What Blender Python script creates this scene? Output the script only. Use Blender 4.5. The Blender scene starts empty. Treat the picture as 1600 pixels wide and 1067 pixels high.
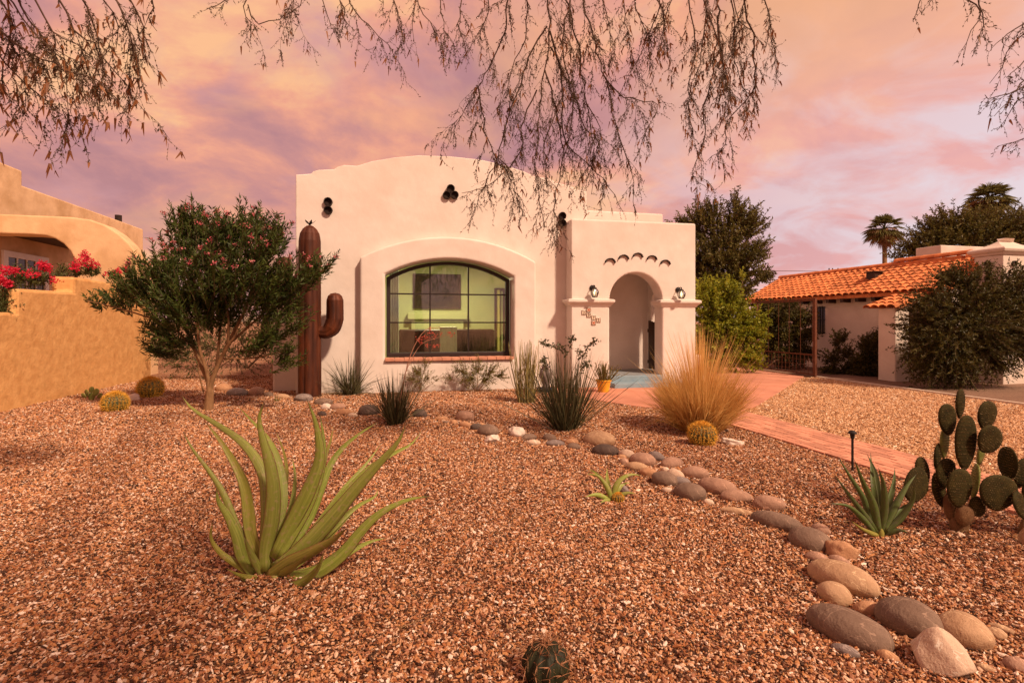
import bpy, bmesh, math, random
import numpy as np
from mathutils import Vector, Matrix, noise
R = math.radians
rng = np.random.default_rng(7)
random.seed(7)
scene = bpy.context.scene
COL = scene.collection

# ---------------------------------------------------------------- camera
YAW = math.atan(180 / 800)
SA, CA = math.sin(YAW), math.cos(YAW)
CAM = Vector((0, 0, 1.6))
cam_data = bpy.data.cameras.new('camera')
cam_data.lens = 18.0
cam_data.sensor_width = 36.0
cam_data.shift_y = -31.5 / 1600
cam_data.clip_start = 0.05
cam_data.clip_end = 3000
cam = bpy.data.objects.new('camera', cam_data)
cam.location = CAM
cam.rotation_euler = (R(90), 0, -YAW)
COL.objects.link(cam)
scene.camera = cam

# ---------------------------------------------------------------- world, sun, exposure
def nd(nt, t, loc=None, **kw):
    n = nt.nodes.new(t)
    for k, v in kw.items():
        if k.startswith('i_'):
            key = k[2:]
            key = int(key) if key.isdigit() else key.replace('_', ' ')
            n.inputs[key].default_value = v
        else:
            setattr(n, k, v)
    return n
def lk(nt, a, b):
    nt.links.new(a, b)
def math_n(nt, op, a, b=None, clamp=False):
    n = nt.nodes.new('ShaderNodeMath'); n.operation = op; n.use_clamp = clamp
    for i, v in enumerate((a, b)):
        if v is None: continue
        if isinstance(v, (int, float)): n.inputs[i].default_value = v
        else: nt.links.new(v, n.inputs[i])
    return n.outputs[0]
def ramp_n(nt, fac, stops, interp='LINEAR'):
    n = nt.nodes.new('ShaderNodeValToRGB'); e = n.color_ramp.elements
    n.color_ramp.interpolation = interp
    while len(e) < len(stops): e.new(0.5)
    for i, (p, c) in enumerate(stops):
        e[i].position = p
        e[i].color = (c, c, c, 1) if isinstance(c, (int, float)) else (*c, 1)
    nt.links.new(fac, n.inputs[0])
    return n.outputs[0]
def mix_n(nt, fac, a, b, blend='MIX'):
    n = nt.nodes.new('ShaderNodeMix'); n.data_type = 'RGBA'; n.blend_type = blend
    for s, v in ((0, fac), (6, a), (7, b)):
        if isinstance(v, (int, float)): n.inputs[s].default_value = v
        elif isinstance(v, tuple): n.inputs[s].default_value = (*v, 1)
        else: nt.links.new(v, n.inputs[s])
    return n.outputs[2]

SUN_EL, SUN_AZ = R(45), R(144)            # azimuth clockwise from +Y (the depth of the yard)
world = bpy.data.worlds.new('World'); scene.world = world; world.use_nodes = True
nt = world.node_tree; nt.nodes.clear()
tc = nd(nt, 'ShaderNodeTexCoord')
sep = nd(nt, 'ShaderNodeSeparateXYZ'); lk(nt, tc.outputs['Generated'], sep.inputs[0])
sky = nd(nt, 'ShaderNodeTexSky', sky_type='NISHITA', sun_disc=False, sun_elevation=R(6), sun_rotation=SUN_AZ, air_density=1.0, dust_density=2.0)
skyb = mix_n(nt, 1.0, sky.outputs[0], (0.10, 0.10, 0.10), 'MULTIPLY')
zc = math_n(nt, 'MAXIMUM', sep.outputs[2], 0.0)
den = math_n(nt, 'ADD', zc, 0.30)
cx = math_n(nt, 'DIVIDE', sep.outputs[0], den)
cy = math_n(nt, 'DIVIDE', sep.outputs[1], den)
comb = nd(nt, 'ShaderNodeCombineXYZ'); lk(nt, cx, comb.inputs[0]); lk(nt, cy, comb.inputs[1])
def cloud_noise(scale, detail, dist, off, rough=0.55):
    mp = nd(nt, 'ShaderNodeMapping'); mp.inputs['Location'].default_value = off
    lk(nt, comb.outputs[0], mp.inputs[0])
    n = nd(nt, 'ShaderNodeTexNoise', i_Scale=scale, i_Detail=detail, i_Distortion=dist, i_Roughness=rough)
    lk(nt, mp.outputs[0], n.inputs['Vector'])
    return n.outputs[0]
n1 = cloud_noise(1.9, 8, 0.35, (3.1, 1.7, 0), 0.60)
n2 = cloud_noise(1.1, 5, 0.4, (2.3, 8.8, 4))
n3 = cloud_noise(3.2, 8, 0.5, (1.3, 7.7, 5), 0.58)
# deep mauve undersides to salmon to peach tops
cl = ramp_n(nt, n1, [(0.38, (0.57, 0.275, 0.295)), (0.45, (0.69, 0.32, 0.305)), (0.50, (0.82, 0.365, 0.30)), (0.55, (0.98, 0.43, 0.30)), (0.63, (1.12, 0.60, 0.32))])
lav = ramp_n(nt, n3, [(0.50, 0.0), (0.70, 0.75)])
cl = mix_n(nt, lav, cl, (0.72, 0.365, 0.385))
warm = ramp_n(nt, n2, [(0.54, 0.0), (0.70, 0.7)])
cl = mix_n(nt, warm, cl, (1.12, 0.57, 0.28))
# towards +X and low down the cloud deck breaks up into pale blue with pink streaks
rt = math_n(nt, 'MULTIPLY_ADD', sep.outputs[0], 2.0)
rt.node.inputs[2].default_value = -0.62
rt.node.use_clamp = True
lowm = ramp_n(nt, zc, [(0.05, 1.0), (0.30, 0.72), (0.48, 0.0)])
gap = ramp_n(nt, n3, [(0.40, 0.15), (0.58, 1.0)])
pale_f = math_n(nt, 'MULTIPLY', math_n(nt, 'MULTIPLY', rt, lowm), gap, True)
pale = mix_n(nt, 0.10, (1.0, 0.90, 0.98), skyb)
pink = mix_n(nt, rt, cl, (0.98, 0.47, 0.46))
cl2 = mix_n(nt, lowm, cl, pink)
sky_col = mix_n(nt, pale_f, cl2, pale)
cover = mix_n(nt, 0.03, sky_col, skyb)
bg = nd(nt, 'ShaderNodeBackground', i_Strength=0.74); lk(nt, cover, bg.inputs[0])
out = nd(nt, 'ShaderNodeOutputWorld'); lk(nt, bg.outputs[0], out.inputs[0])

sun_data = bpy.data.lights.new('sun', 'SUN')
sun_data.energy = 4.5
sun_data.angle = R(5)
sun_data.color = (1.0, 0.71, 0.50)
sun = bpy.data.objects.new('sun', sun_data)
sdir = Vector((math.sin(SUN_AZ) * math.cos(SUN_EL), math.cos(SUN_AZ) * math.cos(SUN_EL), math.sin(SUN_EL)))
sun.rotation_euler = (-sdir).to_track_quat('-Z', 'Y').to_euler()
sun.location = (8, -8, 12)
COL.objects.link(sun)
vs = scene.view_settings
vs.view_transform = 'Standard'; vs.look = 'None'; vs.exposure = 0.28; vs.gamma = 1.0; vs.use_curve_mapping = False
scene.cycles.use_denoising = True
scene.cycles.max_bounces = 8
scene.cycles.transparent_max_bounces = 12

# ---------------------------------------------------------------- picture measurements to places
def ray(px, py):
    u = (px - 800) / 800; v = (502 - py) / 800
    return Vector((SA + u * CA, CA - u * SA, v))
def G(px, py, h=0.0):
    r = ray(px, py); return CAM + r * ((h - 1.6) / r.z)
def W(px, py, Y):
    r = ray(px, py); return CAM + r * (Y / r.y)
def VX(px, py, X):
    r = ray(px, py); return CAM + r * (X / r.x)
def D(px, py, z):
    return CAM + ray(px, py) * z
def project(P):
    d = Vector(P) - CAM
    z = d.x * SA + d.y * CA
    return 800 + 800 * (d.x * CA - d.y * SA) / z, 502 - 800 * d.z / z, z

# ---------------------------------------------------------------- object helpers
WL = {}
def empty(name, loc):
    o = bpy.data.objects.new(name, None); o.empty_display_size = 0.1
    o.location = loc; COL.objects.link(o); WL[o.name] = Vector(loc)
    return o
def tag(o, label=None, cat=None, group=None, kind=None):
    if label: o['label'] = label
    if cat: o['category'] = cat
    if group: o['group'] = group
    if kind: o['kind'] = kind
    return o
def thing(name, label, cat, loc, group=None):
    return tag(empty(name, loc), label, cat, group)
def mk_mesh(name, V, F, smooth=False, attrs=None):
    me = bpy.data.meshes.new(name)
    if isinstance(V, np.ndarray) and isinstance(F, np.ndarray):
        nv, (nf, k) = len(V), F.shape
        me.vertices.add(nv); me.vertices.foreach_set('co', V.astype(np.float32).ravel())
        me.loops.add(nf * k); me.loops.foreach_set('vertex_index', F.astype(np.int32).ravel())
        me.polygons.add(nf)
        me.polygons.foreach_set('loop_start', np.arange(0, nf * k, k, dtype=np.int32))
        me.polygons.foreach_set('loop_total', np.full(nf, k, dtype=np.int32))
        me.update(calc_edges=True)
    else:
        me.from_pydata([tuple(v) for v in V], [], [tuple(f) for f in F])
    if smooth:
        me.polygons.foreach_set('use_smooth', np.ones(len(me.polygons), dtype=bool))
    if attrs:
        for k, v in attrs.items():
            a = me.attributes.new(k, 'FLOAT', 'POINT'); a.data.foreach_set('value', np.asarray(v, dtype=np.float32))
    return me
def link(name, me, mat, parent=None, loc=None):
    o = bpy.data.objects.new(name, me)
    if mat is not None and not me.materials: me.materials.append(mat)
    COL.objects.link(o)
    if parent is not None:
        o.parent = parent; WL[o.name] = WL[parent.name]
    if loc is not None: o.location = loc
    return o
def obj(name, V, F, mat, parent=None, smooth=False, attrs=None, kind=None, bevel=0, bseg=2):
    """one mesh object from world-space vertices; under a parent they are stored relative to it"""
    off = WL[parent.name] if parent is not None else Vector((0, 0, 0))
    if isinstance(V, np.ndarray): V = V - np.array(off)
    else: V = [Vector(v) - off for v in V]
    o = link(name, mk_mesh(name, V, F, smooth, attrs), mat, parent)
    if parent is None: WL[o.name] = Vector((0, 0, 0))
    if kind: o['kind'] = kind
    if bevel:
        m = o.modifiers.new('bevel', 'BEVEL'); m.width = bevel; m.segments = bseg; m.limit_method = 'ANGLE'; m.angle_limit = R(35)
        m.harden_normals = False
        for p in o.data.polygons: p.use_smooth = False
    return o
def solo(name, V, F, mat, label, cat, group=None, **kw):
    """a thing that is a single mesh, its origin at its base"""
    V = np.array([tuple(v) for v in V], dtype=float) if not isinstance(V, np.ndarray) else V
    base = Vector((float(V[:, 0].mean()), float(V[:, 1].mean()), float(V[:, 2].min())))
    F2 = F
    o = link(name, mk_mesh(name, V - np.array(base) if isinstance(F, np.ndarray) else [tuple(v) for v in (V - np.array(base))], F2, kw.get('smooth', False), kw.get('attrs')), mat)
    o.location = base; WL[o.name] = base
    if kw.get('bevel'):
        m = o.modifiers.new('bevel', 'BEVEL'); m.width = kw['bevel']; m.segments = 2; m.limit_method = 'ANGLE'; m.angle_limit = R(35)
    return tag(o, label, cat, group)

def box(x0, x1, y0, y1, z0, z1, V=None, F=None):
    V = [] if V is None else V; F = [] if F is None else F
    b = len(V)
    V += [(x0, y0, z0), (x1, y0, z0), (x1, y1, z0), (x0, y1, z0), (x0, y0, z1), (x1, y0, z1), (x1, y1, z1), (x0, y1, z1)]
    F += [[b + i for i in f] for f in ((0, 3, 2, 1), (4, 5, 6, 7), (0, 1, 5, 4), (1, 2, 6, 5), (2, 3, 7, 6), (3, 0, 4, 7))]
    return V, F
def rings(rs, V=None, F=None, closed=True, cap=True):
    V = [] if V is None else V; F = [] if F is None else F
    b = len(V); n = len(rs[0])
    for r in rs: V += [Vector(p) for p in r]
    for i in range(len(rs) - 1):
        for j in range(n if closed else n - 1):
            k = (j + 1) % n
            F.append((b + i * n + j, b + i * n + k, b + (i + 1) * n + k, b + (i + 1) * n + j))
    if cap:
        F.append(tuple(b + j for j in reversed(range(n))))
        F.append(tuple(b + (len(rs) - 1) * n + j for j in range(n)))
    return V, F
def catmull(P, n):
    P = [Vector(p) for p in P]
    Q = [P[0] * 2 - P[1]] + P + [P[-1] * 2 - P[-2]]
    m = len(P) - 1; out = []
    for i in range(n):
        s = i / (n - 1) * m; k = min(int(s), m - 1); t = s - k
        a, b, c, d = Q[k:k + 4]
        out.append(0.5 * ((2 * b) + (c - a) * t + (2 * a - 5 * b + 4 * c - d) * t * t + (3 * b - a - 3 * c + d) * t ** 3))
    return out
def tube(path, rad, sides=8, V=None, F=None, cap=True, prof=None):
    path = [Vector(p) for p in path]
    n = len(path)
    rad = [rad] * n if isinstance(rad, (int, float)) else rad
    rs = []; ref = None
    for i in range(n):
        T = (path[min(i + 1, n - 1)] - path[max(i - 1, 0)])
        T = T.normalized() if T.length > 1e-9 else Vector((0, 0, 1))
        if ref is None:
            ref = T.cross(Vector((0, 1, 0.13)))
            if ref.length < 0.1: ref = T.cross(Vector((1, 0, 0)))
        ref = (ref - T * ref.dot(T)); ref.normalize()
        B = T.cross(ref)
        ring = []
        for j in range(sides):
            a = 2 * math.pi * j / sides
            k = rad[i] * (prof(a) if prof else 1)
            ring.append(path[i] + ref * (math.cos(a) * k) + B * (math.sin(a) * k))
        rs.append(ring)
    return rings(rs, V, F, True, cap)
def lathe(profile, c, sides=20, V=None, F=None, cap=True):
    rs = [[(c[0] + r * math.cos(2 * math.pi * j / sides), c[1] + r * math.sin(2 * math.pi * j / sides), c[2] + z) for j in range(sides)] for r, z in profile]
    return rings(rs, V, F, True, cap)
def wall_panel(outer, holes, y0, y1, axis='Y'):
    """a slab cut from an outline with holes, outline in (horizontal, up); axis is the thin direction"""
    bm = bmesh.new(); edges = []
    def P(a, b, t): return (a, t, b) if axis == 'Y' else (t, a, b) if axis == 'X' else (a, b, t)
    for loop in [outer] + holes:
        vs = [bm.verts.new(P(a, b, y0)) for a, b in loop]
        edges += [bm.edges.new((vs[i], vs[(i + 1) % len(vs)])) for i in range(len(vs))]
    bmesh.ops.triangle_fill(bm, use_beauty=True, use_dissolve=False, edges=edges)
    r = bmesh.ops.extrude_face_region(bm, geom=bm.faces[:])
    d = P(0, 0, y1 - y0)
    bmesh.ops.translate(bm, vec=d, verts=[v for v in r['geom'] if isinstance(v, bmesh.types.BMVert)])
    bmesh.ops.recalc_face_normals(bm, faces=bm.faces[:])
    bm.verts.index_update()
    V = [v.co.copy() for v in bm.verts]; F = [[v.index for v in f.verts] for f in bm.faces]
    bm.free()
    return V, F
def arch(x0, x1, zs, za, n=16):
    """points of a (segmental or round) arch from (x1, zs) over the apex za to (x0, zs)"""
    h = (x1 - x0) / 2; r_ = za - zs; c = (x0 + x1) / 2
    rad = (h * h + r_ * r_) / (2 * r_); zc_ = za - rad
    a1 = math.atan2(zs - zc_, h)
    return [(c + rad * math.cos(a), zc_ + rad * math.sin(a)) for a in [a1 + (math.pi - 2 * a1) * i / n for i in range(n + 1)]]

def half_pipe(ringfn, stations, n=8):
    """open half barrel: stations of (outer ring fn args, inner); quads only"""
    V, F = [], []; m = n + 1
    for st in stations:
        for k in (0, 1):
            V += [Vector(ringfn(st, k, math.pi * i / n)) for i in range(m)]
    for s_ in range(len(stations) - 1):
        b0, b1 = s_ * 2 * m, (s_ + 1) * 2 * m
        for i in range(n):
            F.append((b0 + i, b0 + i + 1, b1 + i + 1, b1 + i)); F.append((b0 + m + i, b1 + m + i, b1 + m + i + 1, b0 + m + i + 1))
        F.append((b0, b1, b1 + m, b0 + m)); F.append((b0 + n, b0 + m + n, b1 + m + n, b1 + n))
    for b, fl in ((0, 1), ((len(stations) - 1) * 2 * m, 0)):
        for i in range(n):
            q = (b + i, b + m + i, b + m + i + 1, b + i + 1); F.append(q if fl else q[::-1])
    return V, F
# ---------------------------------------------------------------- materials
def new_mat(name):
    m = bpy.data.materials.new(name); m.use_nodes = True
    nt = m.node_tree
    return m, nt, nt.nodes['Principled BSDF']
def mat(name, c1, c2=None, scale=6.0, rough=0.85, bump=0.0, bscale=40.0, detail=6, spec=0.25, metal=0.0, lo=0.35, hi=0.65, stretch=(1, 1, 1), c3=None, s3=1.5, f3=0.5, bump2=0.0, b2scale=5.0):
    m, nt, p = new_mat(name)
    p.inputs['Roughness'].default_value = rough; p.inputs['Specular IOR Level'].default_value = spec; p.inputs['Metallic'].default_value = metal
    t = nd(nt, 'ShaderNodeTexCoord'); mp = nd(nt, 'ShaderNodeMapping'); mp.inputs['Scale'].default_value = stretch
    lk(nt, t.outputs['Object'], mp.inputs[0])
    col = None
    if c2 is None: p.inputs['Base Color'].default_value = (*c1, 1)
    else:
        n = nd(nt, 'ShaderNodeTexNoise', i_Scale=scale, i_Detail=detail, i_Roughness=0.6); lk(nt, mp.outputs[0], n.inputs['Vector'])
        col = ramp_n(nt, n.outputs[0], [(lo, c1), (hi, c2)])
        if c3 is not None:
            n3_ = nd(nt, 'ShaderNodeTexNoise', i_Scale=s3, i_Detail=4); lk(nt, mp.outputs[0], n3_.inputs['Vector'])
            col = mix_n(nt, ramp_n(nt, n3_.outputs[0], [(0.45, 0.0), (0.70, f3)]), col, c3)
        lk(nt, col, p.inputs['Base Color'])
    if bump or bump2:
        prev = None
        for b, s, dist in ((bump2, b2scale, 0.03), (bump, bscale, 0.006)):
            if not b: continue
            nb = nd(nt, 'ShaderNodeTexNoise', i_Scale=s, i_Detail=5); lk(nt, mp.outputs[0], nb.inputs['Vector'])
            bn = nd(nt, 'ShaderNodeBump', i_Strength=b, i_Distance=dist); lk(nt, nb.outputs[0], bn.inputs['Height'])
            if prev is not None: lk(nt, prev, bn.inputs['Normal'])
            prev = bn.outputs[0]
        lk(nt, prev, p.inputs['Normal'])
    return m
def leaf_mat(name, c1, c2, trans=0.3, rough=0.55, tcol=None, spec=0.3):
    """leaf colour from the per-leaf 'tint' value, part of the light passing through"""
    m, nt, p = new_mat(name)
    a = nd(nt, 'ShaderNodeAttribute', attribute_name='tint')
    col = mix_n(nt, a.outputs['Fac'], c1, c2)
    lk(nt, col, p.inputs['Base Color']); p.inputs['Roughness'].default_value = rough; p.inputs['Specular IOR Level'].default_value = spec
    if trans:
        tr = nd(nt, 'ShaderNodeBsdfTranslucent')
        lk(nt, col, tr.inputs[0])
        mx = nd(nt, 'ShaderNodeMixShader', i_0=trans)
        lk(nt, p.outputs[0], mx.inputs[1]); lk(nt, tr.outputs[0], mx.inputs[2])
        lk(nt, mx.outputs[0], nt.nodes['Material Output'].inputs[0])
    return m
M = {}
M['stucco'] = mat('white_stucco', (0.66, 0.595, 0.535), (0.72, 0.66, 0.60), scale=2.2, rough=0.92, bump=0.25, bscale=55, spec=0.15, c3=(0.61, 0.53, 0.46), s3=0.9, f3=0.6, bump2=0.30, b2scale=3.5)
M['tan'] = mat('tan_stucco', (0.62, 0.41, 0.23), (0.72, 0.49, 0.28), scale=3.0, rough=0.93, bump=0.5, bscale=30, spec=0.12, c3=(0.42, 0.25, 0.11), s3=1.1, f3=0.7, bump2=0.35, b2scale=4.0)
M['tan_old'] = mat('weathered_tan_stucco', (0.60, 0.32, 0.12), (0.72, 0.42, 0.17), scale=4.5, rough=0.93, bump=0.7, bscale=24, spec=0.12, c3=(0.46, 0.235, 0.08), s3=7.0, f3=0.45, bump2=0.5, b2scale=7.0)
M['stucco_far'] = mat('neighbour_stucco', (0.66, 0.56, 0.48), (0.74, 0.65, 0.56), scale=1.8, rough=0.92, bump=0.4, bscale=30, c3=(0.55, 0.45, 0.37), s3=1.0, f3=0.5, bump2=0.2)
M['dark_frame'] = mat('dark_bronze_frame', (0.022, 0.013, 0.012), rough=0.45, spec=0.4)
M['black_iron'] = mat('black_iron', (0.015, 0.013, 0.013), (0.03, 0.024, 0.02), scale=30, rough=0.55)
M['rust_iron'] = mat('rusty_iron', (0.10, 0.035, 0.02), (0.17, 0.06, 0.03), scale=20, rough=0.75, bump=0.2)
M['rust'] = mat('rusted_sheet_steel', (0.042, 0.011, 0.005), (0.13, 0.033, 0.010), scale=3.0, rough=0.58, bump=0.15, bscale=60, spec=0.35, stretch=(3, 3, 0.5), c3=(0.045, 0.014, 0.008), s3=2.0, f3=0.75, metal=0.25)
M['clay_dark'] = mat('dark_clay', (0.014, 0.009, 0.007), (0.032, 0.017, 0.012), scale=15, rough=0.8)  # darkened so the shade inside the vent pipes sits in the colour
M['clay'] = mat('terracotta', (0.58, 0.175, 0.06), (0.74, 0.28, 0.10), scale=7, rough=0.8, bump=0.3, bscale=60, c3=(0.30, 0.085, 0.035), s3=3, f3=0.6)
M['brick'] = mat('red_paver', (0.52, 0.235, 0.15), (0.64, 0.31, 0.20), scale=4, rough=0.85, bump=0.4, bscale=80, c3=(0.33, 0.15, 0.10), s3=2.5, f3=0.6)
M['slab'] = mat('red_concrete', (0.50, 0.22, 0.14), (0.62, 0.29, 0.19), scale=1.8, rough=0.85, bump=0.25, bscale=60, c3=(0.36, 0.155, 0.10), s3=0.8, f3=0.7)
M['joint'] = mat('paver_sand', (0.20, 0.09, 0.05), (0.27, 0.13, 0.08), scale=30, rough=0.95)
M['blue'] = mat('blue_step_paint', (0.17, 0.27, 0.34), (0.23, 0.34, 0.40), scale=5, rough=0.6, c3=(0.30, 0.30, 0.28), s3=3, f3=0.4)
M['porch_floor'] = mat('grey_floor_paint', (0.20, 0.23, 0.25), (0.26, 0.28, 0.29), scale=4, rough=0.6)
M['kerb'] = mat('pale_concrete', (0.52, 0.42, 0.32), (0.64, 0.53, 0.42), scale=9, rough=0.9, bump=0.3)
M['white'] = mat('white_paint', (0.78, 0.72, 0.66), (0.84, 0.79, 0.73), scale=6, rough=0.6)
M['wood_dark'] = mat('dark_wood', (0.035, 0.018, 0.012), (0.06, 0.03, 0.018), scale=6, rough=0.55, stretch=(1, 1, 0.2))
M['bark'] = mat('grey_brown_bark', (0.10, 0.058, 0.034), (0.22, 0.14, 0.085), scale=9, rough=0.9, bump=0.6, bscale=25, stretch=(2, 2, 0.5))
M['bark_pale'] = mat('pale_tan_bark', (0.15, 0.078, 0.036), (0.28, 0.16, 0.075), scale=9, rough=0.85, bump=0.4, bscale=30, stretch=(2, 2, 0.6))
M['twig'] = mat('dark_twig', (0.055, 0.032, 0.022), (0.10, 0.058, 0.038), scale=12, rough=0.85)
m, nt, p = new_mat('window_glass'); M['glass'] = m
nt.nodes.remove(p)
fr = nd(nt, 'ShaderNodeFresnel', i_IOR=1.5); gl = nd(nt, 'ShaderNodeBsdfGlossy', i_Roughness=0.02); tr = nd(nt, 'ShaderNodeBsdfTransparent', i_0=(0.90, 0.94, 0.90, 1))
ff = math_n(nt, 'MULTIPLY_ADD', fr.outputs[0], 1.6); ff.node.inputs[2].default_value = 0.06
mx = nd(nt, 'ShaderNodeMixShader'); lk(nt, ff, mx.inputs[0]); lk(nt, tr.outputs[0], mx.inputs[1]); lk(nt, gl.outputs[0], mx.inputs[2])
lk(nt, mx.outputs[0], nt.nodes['Material Output'].inputs[0])
def emit_mat(name, c, s):
    m, nt, p = new_mat(name)
    p.inputs['Base Color'].default_value = (*c, 1)
    p.inputs['Emission Color'].default_value = (*c, 1); p.inputs['Emission Strength'].default_value = s
    return m
# ================================================================ the setting
def in_poly(x, y, poly):
    x = np.asarray(x); y = np.asarray(y); c = np.zeros(x.shape, bool); n = len(poly)
    for i in range(n):
        x0, y0 = poly[i]; x1, y1 = poly[(i + 1) % n]
        if y0 == y1: continue
        c ^= ((y0 > y) != (y1 > y)) & (x < (x1 - x0) * (y - y0) / (y1 - y0) + x0)
    return c
SLAB = [(3.55, 11.55), (3.75, 10.4), (3.95, 9.6), (4.35, 8.85), (4.75, 8.35), (5.0, 8.0), (5.96, 8.0), (6.25, 8.1), (6.68, 8.44), (11.4, 12.5), (11.4, 15.5), (9.3, 15.5), (9.0, 13.4), (7.3, 11.59)]
WX0, WX1 = 5.0, 5.96
def gz(x, y):
    """gentle unevenness of the yard, dying out at paving and walls"""
    x = np.asarray(x, float); y = np.asarray(y, float)
    h = 0.020 * np.sin(1.3 * x + 0.7 * y) + 0.016 * np.sin(2.1 * y - 0.9 * x + 1.0) + 0.010 * np.sin(3.7 * x + 2.9 * y + 2.0) + 0.006 * np.sin(7.1 * x - 5.3 * y)
    m = np.clip((WX0 - x) / 1.0, 0, 1) * np.clip((11.2 - y) / 2.0, 0, 1)
    d = np.clip((np.hypot(x - 4.6, y - 10.0) - 2.0) / 1.0, 0, 1)
    return h * m * d
def gzf(x, y): return float(gz(x, y))

xs = np.concatenate([[-900, -300, -120, -60], np.arange(-30, 46, 0.33), [80, 160, 320, 900]])
ys = np.concatenate([[-600, -100, -30, -12], np.arange(-6, 31, 0.33), [45, 80, 160, 400, 1200]])
X, Y = np.meshgrid(xs, ys)
Vg = np.stack([X.ravel(), Y.ravel(), gz(X, Y).ravel() - 0.004], 1)
nx = len(xs); ii, jj = np.meshgrid(np.arange(nx - 1), np.arange(len(ys) - 1))
a = (jj * nx + ii).ravel(); Fg = np.stack([a, a + 1, a + nx + 1, a + nx], 1)
m, nt, p = new_mat('gravel_bed'); M['ground'] = m
t = nd(nt, 'ShaderNodeTexCoord')
vo = nd(nt, 'ShaderNodeTexVoronoi', i_Scale=80.0); lk(nt, t.outputs['Object'], vo.inputs['Vector'])
sx = nd(nt, 'ShaderNodeSeparateColor'); lk(nt, vo.outputs['Color'], sx.inputs[0])
c = ramp_n(nt, sx.outputs[0], [(0.0, (0.075, 0.033, 0.016)), (0.18, (0.24, 0.10, 0.042)), (0.45, (0.38, 0.19, 0.10)), (0.75, (0.50, 0.30, 0.19)), (0.93, (0.70, 0.52, 0.36))], 'CONSTANT')
nn = nd(nt, 'ShaderNodeTexNoise', i_Scale=1.3, i_Detail=5); lk(nt, t.outputs['Object'], nn.inputs['Vector'])
c = mix_n(nt, ramp_n(nt, nn.outputs[0], [(0.4, 0.0), (0.7, 0.45)]), c, (0.13, 0.055, 0.028))
lk(nt, c, p.inputs['Base Color']); p.inputs['Roughness'].default_value = 0.9; p.inputs['Specular IOR Level'].default_value = 0.15
bn = nd(nt, 'ShaderNodeBump', i_Strength=0.9, i_Distance=0.012); lk(nt, vo.outputs['Distance'], bn.inputs['Height']); bn.invert = True
lk(nt, bn.outputs[0], p.inputs['Normal'])
tag(obj('ground', Vg, Fg, M['ground'], smooth=True), kind='structure')

# red concrete apron in front of the porch, running on to the gate
V, F = wall_panel(SLAB, [], -0.05, 0.022, 'Z')
tag(obj('path_apron', V, F, M['slab'], bevel=0.006), kind='structure')
# brick walkway: bedding sheet, then every paver in view
V, F = box(WX0 - 0.01, WX1 + 0.01, -3.0, 7.995, -0.05, 0.006)
walk = tag(obj('walkway', V, F, M['joint']), kind='structure')
bw, bl, gap_ = 0.1067, 0.235, 0.008
V, F = box(-bw / 2 + gap_ / 2, bw / 2 - gap_ / 2, -bl / 2 + 0.008, bl / 2 - 0.008, 0, 0.05)
brick_mes = []
for k in (0.78, 0.92, 1.0, 1.12):
    bm_ = mk_mesh('brick', V, F); bm_.materials.append(mat('red_paver_%d' % (k * 100), (0.52 * k, 0.235 * k, 0.15 * k), (0.64 * k, 0.31 * k, 0.20 * k), scale=5, rough=0.85, bump=0.4, bscale=80, c3=(0.44 * k, 0.19 * k, 0.12 * k), s3=2.5, f3=0.6)); brick_mes.append(bm_)
n = 0
for r in range(9):
    y = 7.99 - (0 if r % 2 == 0 else bl / 2) - bl / 2
    while y > 1.0 and n < 300:
        o = link('brick', random.choice(brick_mes), None, walk)
        o.location = (WX0 + bw * (r + 0.5), y, -0.026 + random.uniform(-0.003, 0.003))
        o.rotation_euler = (random.uniform(-.006, .006), random.uniform(-.01, .01), random.uniform(-.008, .008))
        y -= bl; n += 1
# neighbour's drive, with the pale kerb that edges it
V, F = box(11.66, 60, -4, 24, -0.05, 0.012)
M['drive'] = mat('drive_grit', (0.15, 0.085, 0.055), (0.29, 0.18, 0.12), scale=45, rough=0.95, bump=0.6, bscale=90, c3=(0.12, 0.065, 0.042), s3=0.9, f3=0.6)
tag(obj('driveway', V, F, M['drive']), kind='structure')
V, F = box(11.57, 11.66, -4, 12.25, -0.05, 0.05)
tag(obj('kerb', V, F, M['kerb'], bevel=0.012), kind='structure')

# ================================================================ the white house
house = thing('stucco_house', 'white stucco house with scalloped parapet, arched window and arched porch', 'house', (1.22, 12.0, 0))
XC = 1.22
leftpts = [W(px, py, 12.0) for px, py in ((462, 273), (486, 271.5), (489, 268), (498, 265.5), (522, 264.5), (528, 260.5), (538, 258), (557, 259), (562, 258), (581, 252), (616, 246.2), (655, 242.8))]
lp = [(v.x, v.z) for v in leftpts]
x0 = lp[0][0]; x1 = 2 * XC - x0
top = lp + [(XC, 5.455)] + [(2 * XC - x, z) for x, z in reversed(lp)]
HX0, HX1 = -0.26, 2.70
hole = [(HX0, 0.70), (HX1, 0.70)] + arch(HX0, HX1, 2.655, 3.04, 18)
V, F = wall_panel([(x1, -0.1), (x0, -0.1)][::-1] + list(reversed(top)), [hole], 12.0, 12.38)
obj('facade_wall', V, F, M['stucco'], house, bevel=0.045, bseg=3)
sur = [(-0.80, -0.1), (3.24, -0.1)] + arch(-0.80, 3.24, 3.02, 3.54, 20)
V, F = wall_panel(sur, [hole], 11.80, 12.02)
obj('window_surround', V, F, M['stucco'], house, bevel=0.05, bseg=3)
for nm, (a0, a1, b0, b1, z0, z1) in {'side_wall': (x0, x0 + 0.35, 12.383, 20, -0.1, 4.78), 'party_wall': (4.25, x1 - 0.02, 12.383, 16.9, -0.1, 4.70), 'roof': (x0 + 0.352, 4.24, 12.383, 20, 4.30, 4.42), 'rear_block': (4.61, 7.80, 14.0, 20, -0.1, 4.82)}.items():
    V, F = box(a0, a1, b0, b1, z0, z1); obj(nm, V, F, M['stucco'], house, bevel=0.04)
pl = W(426, 455, 12.6)
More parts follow.
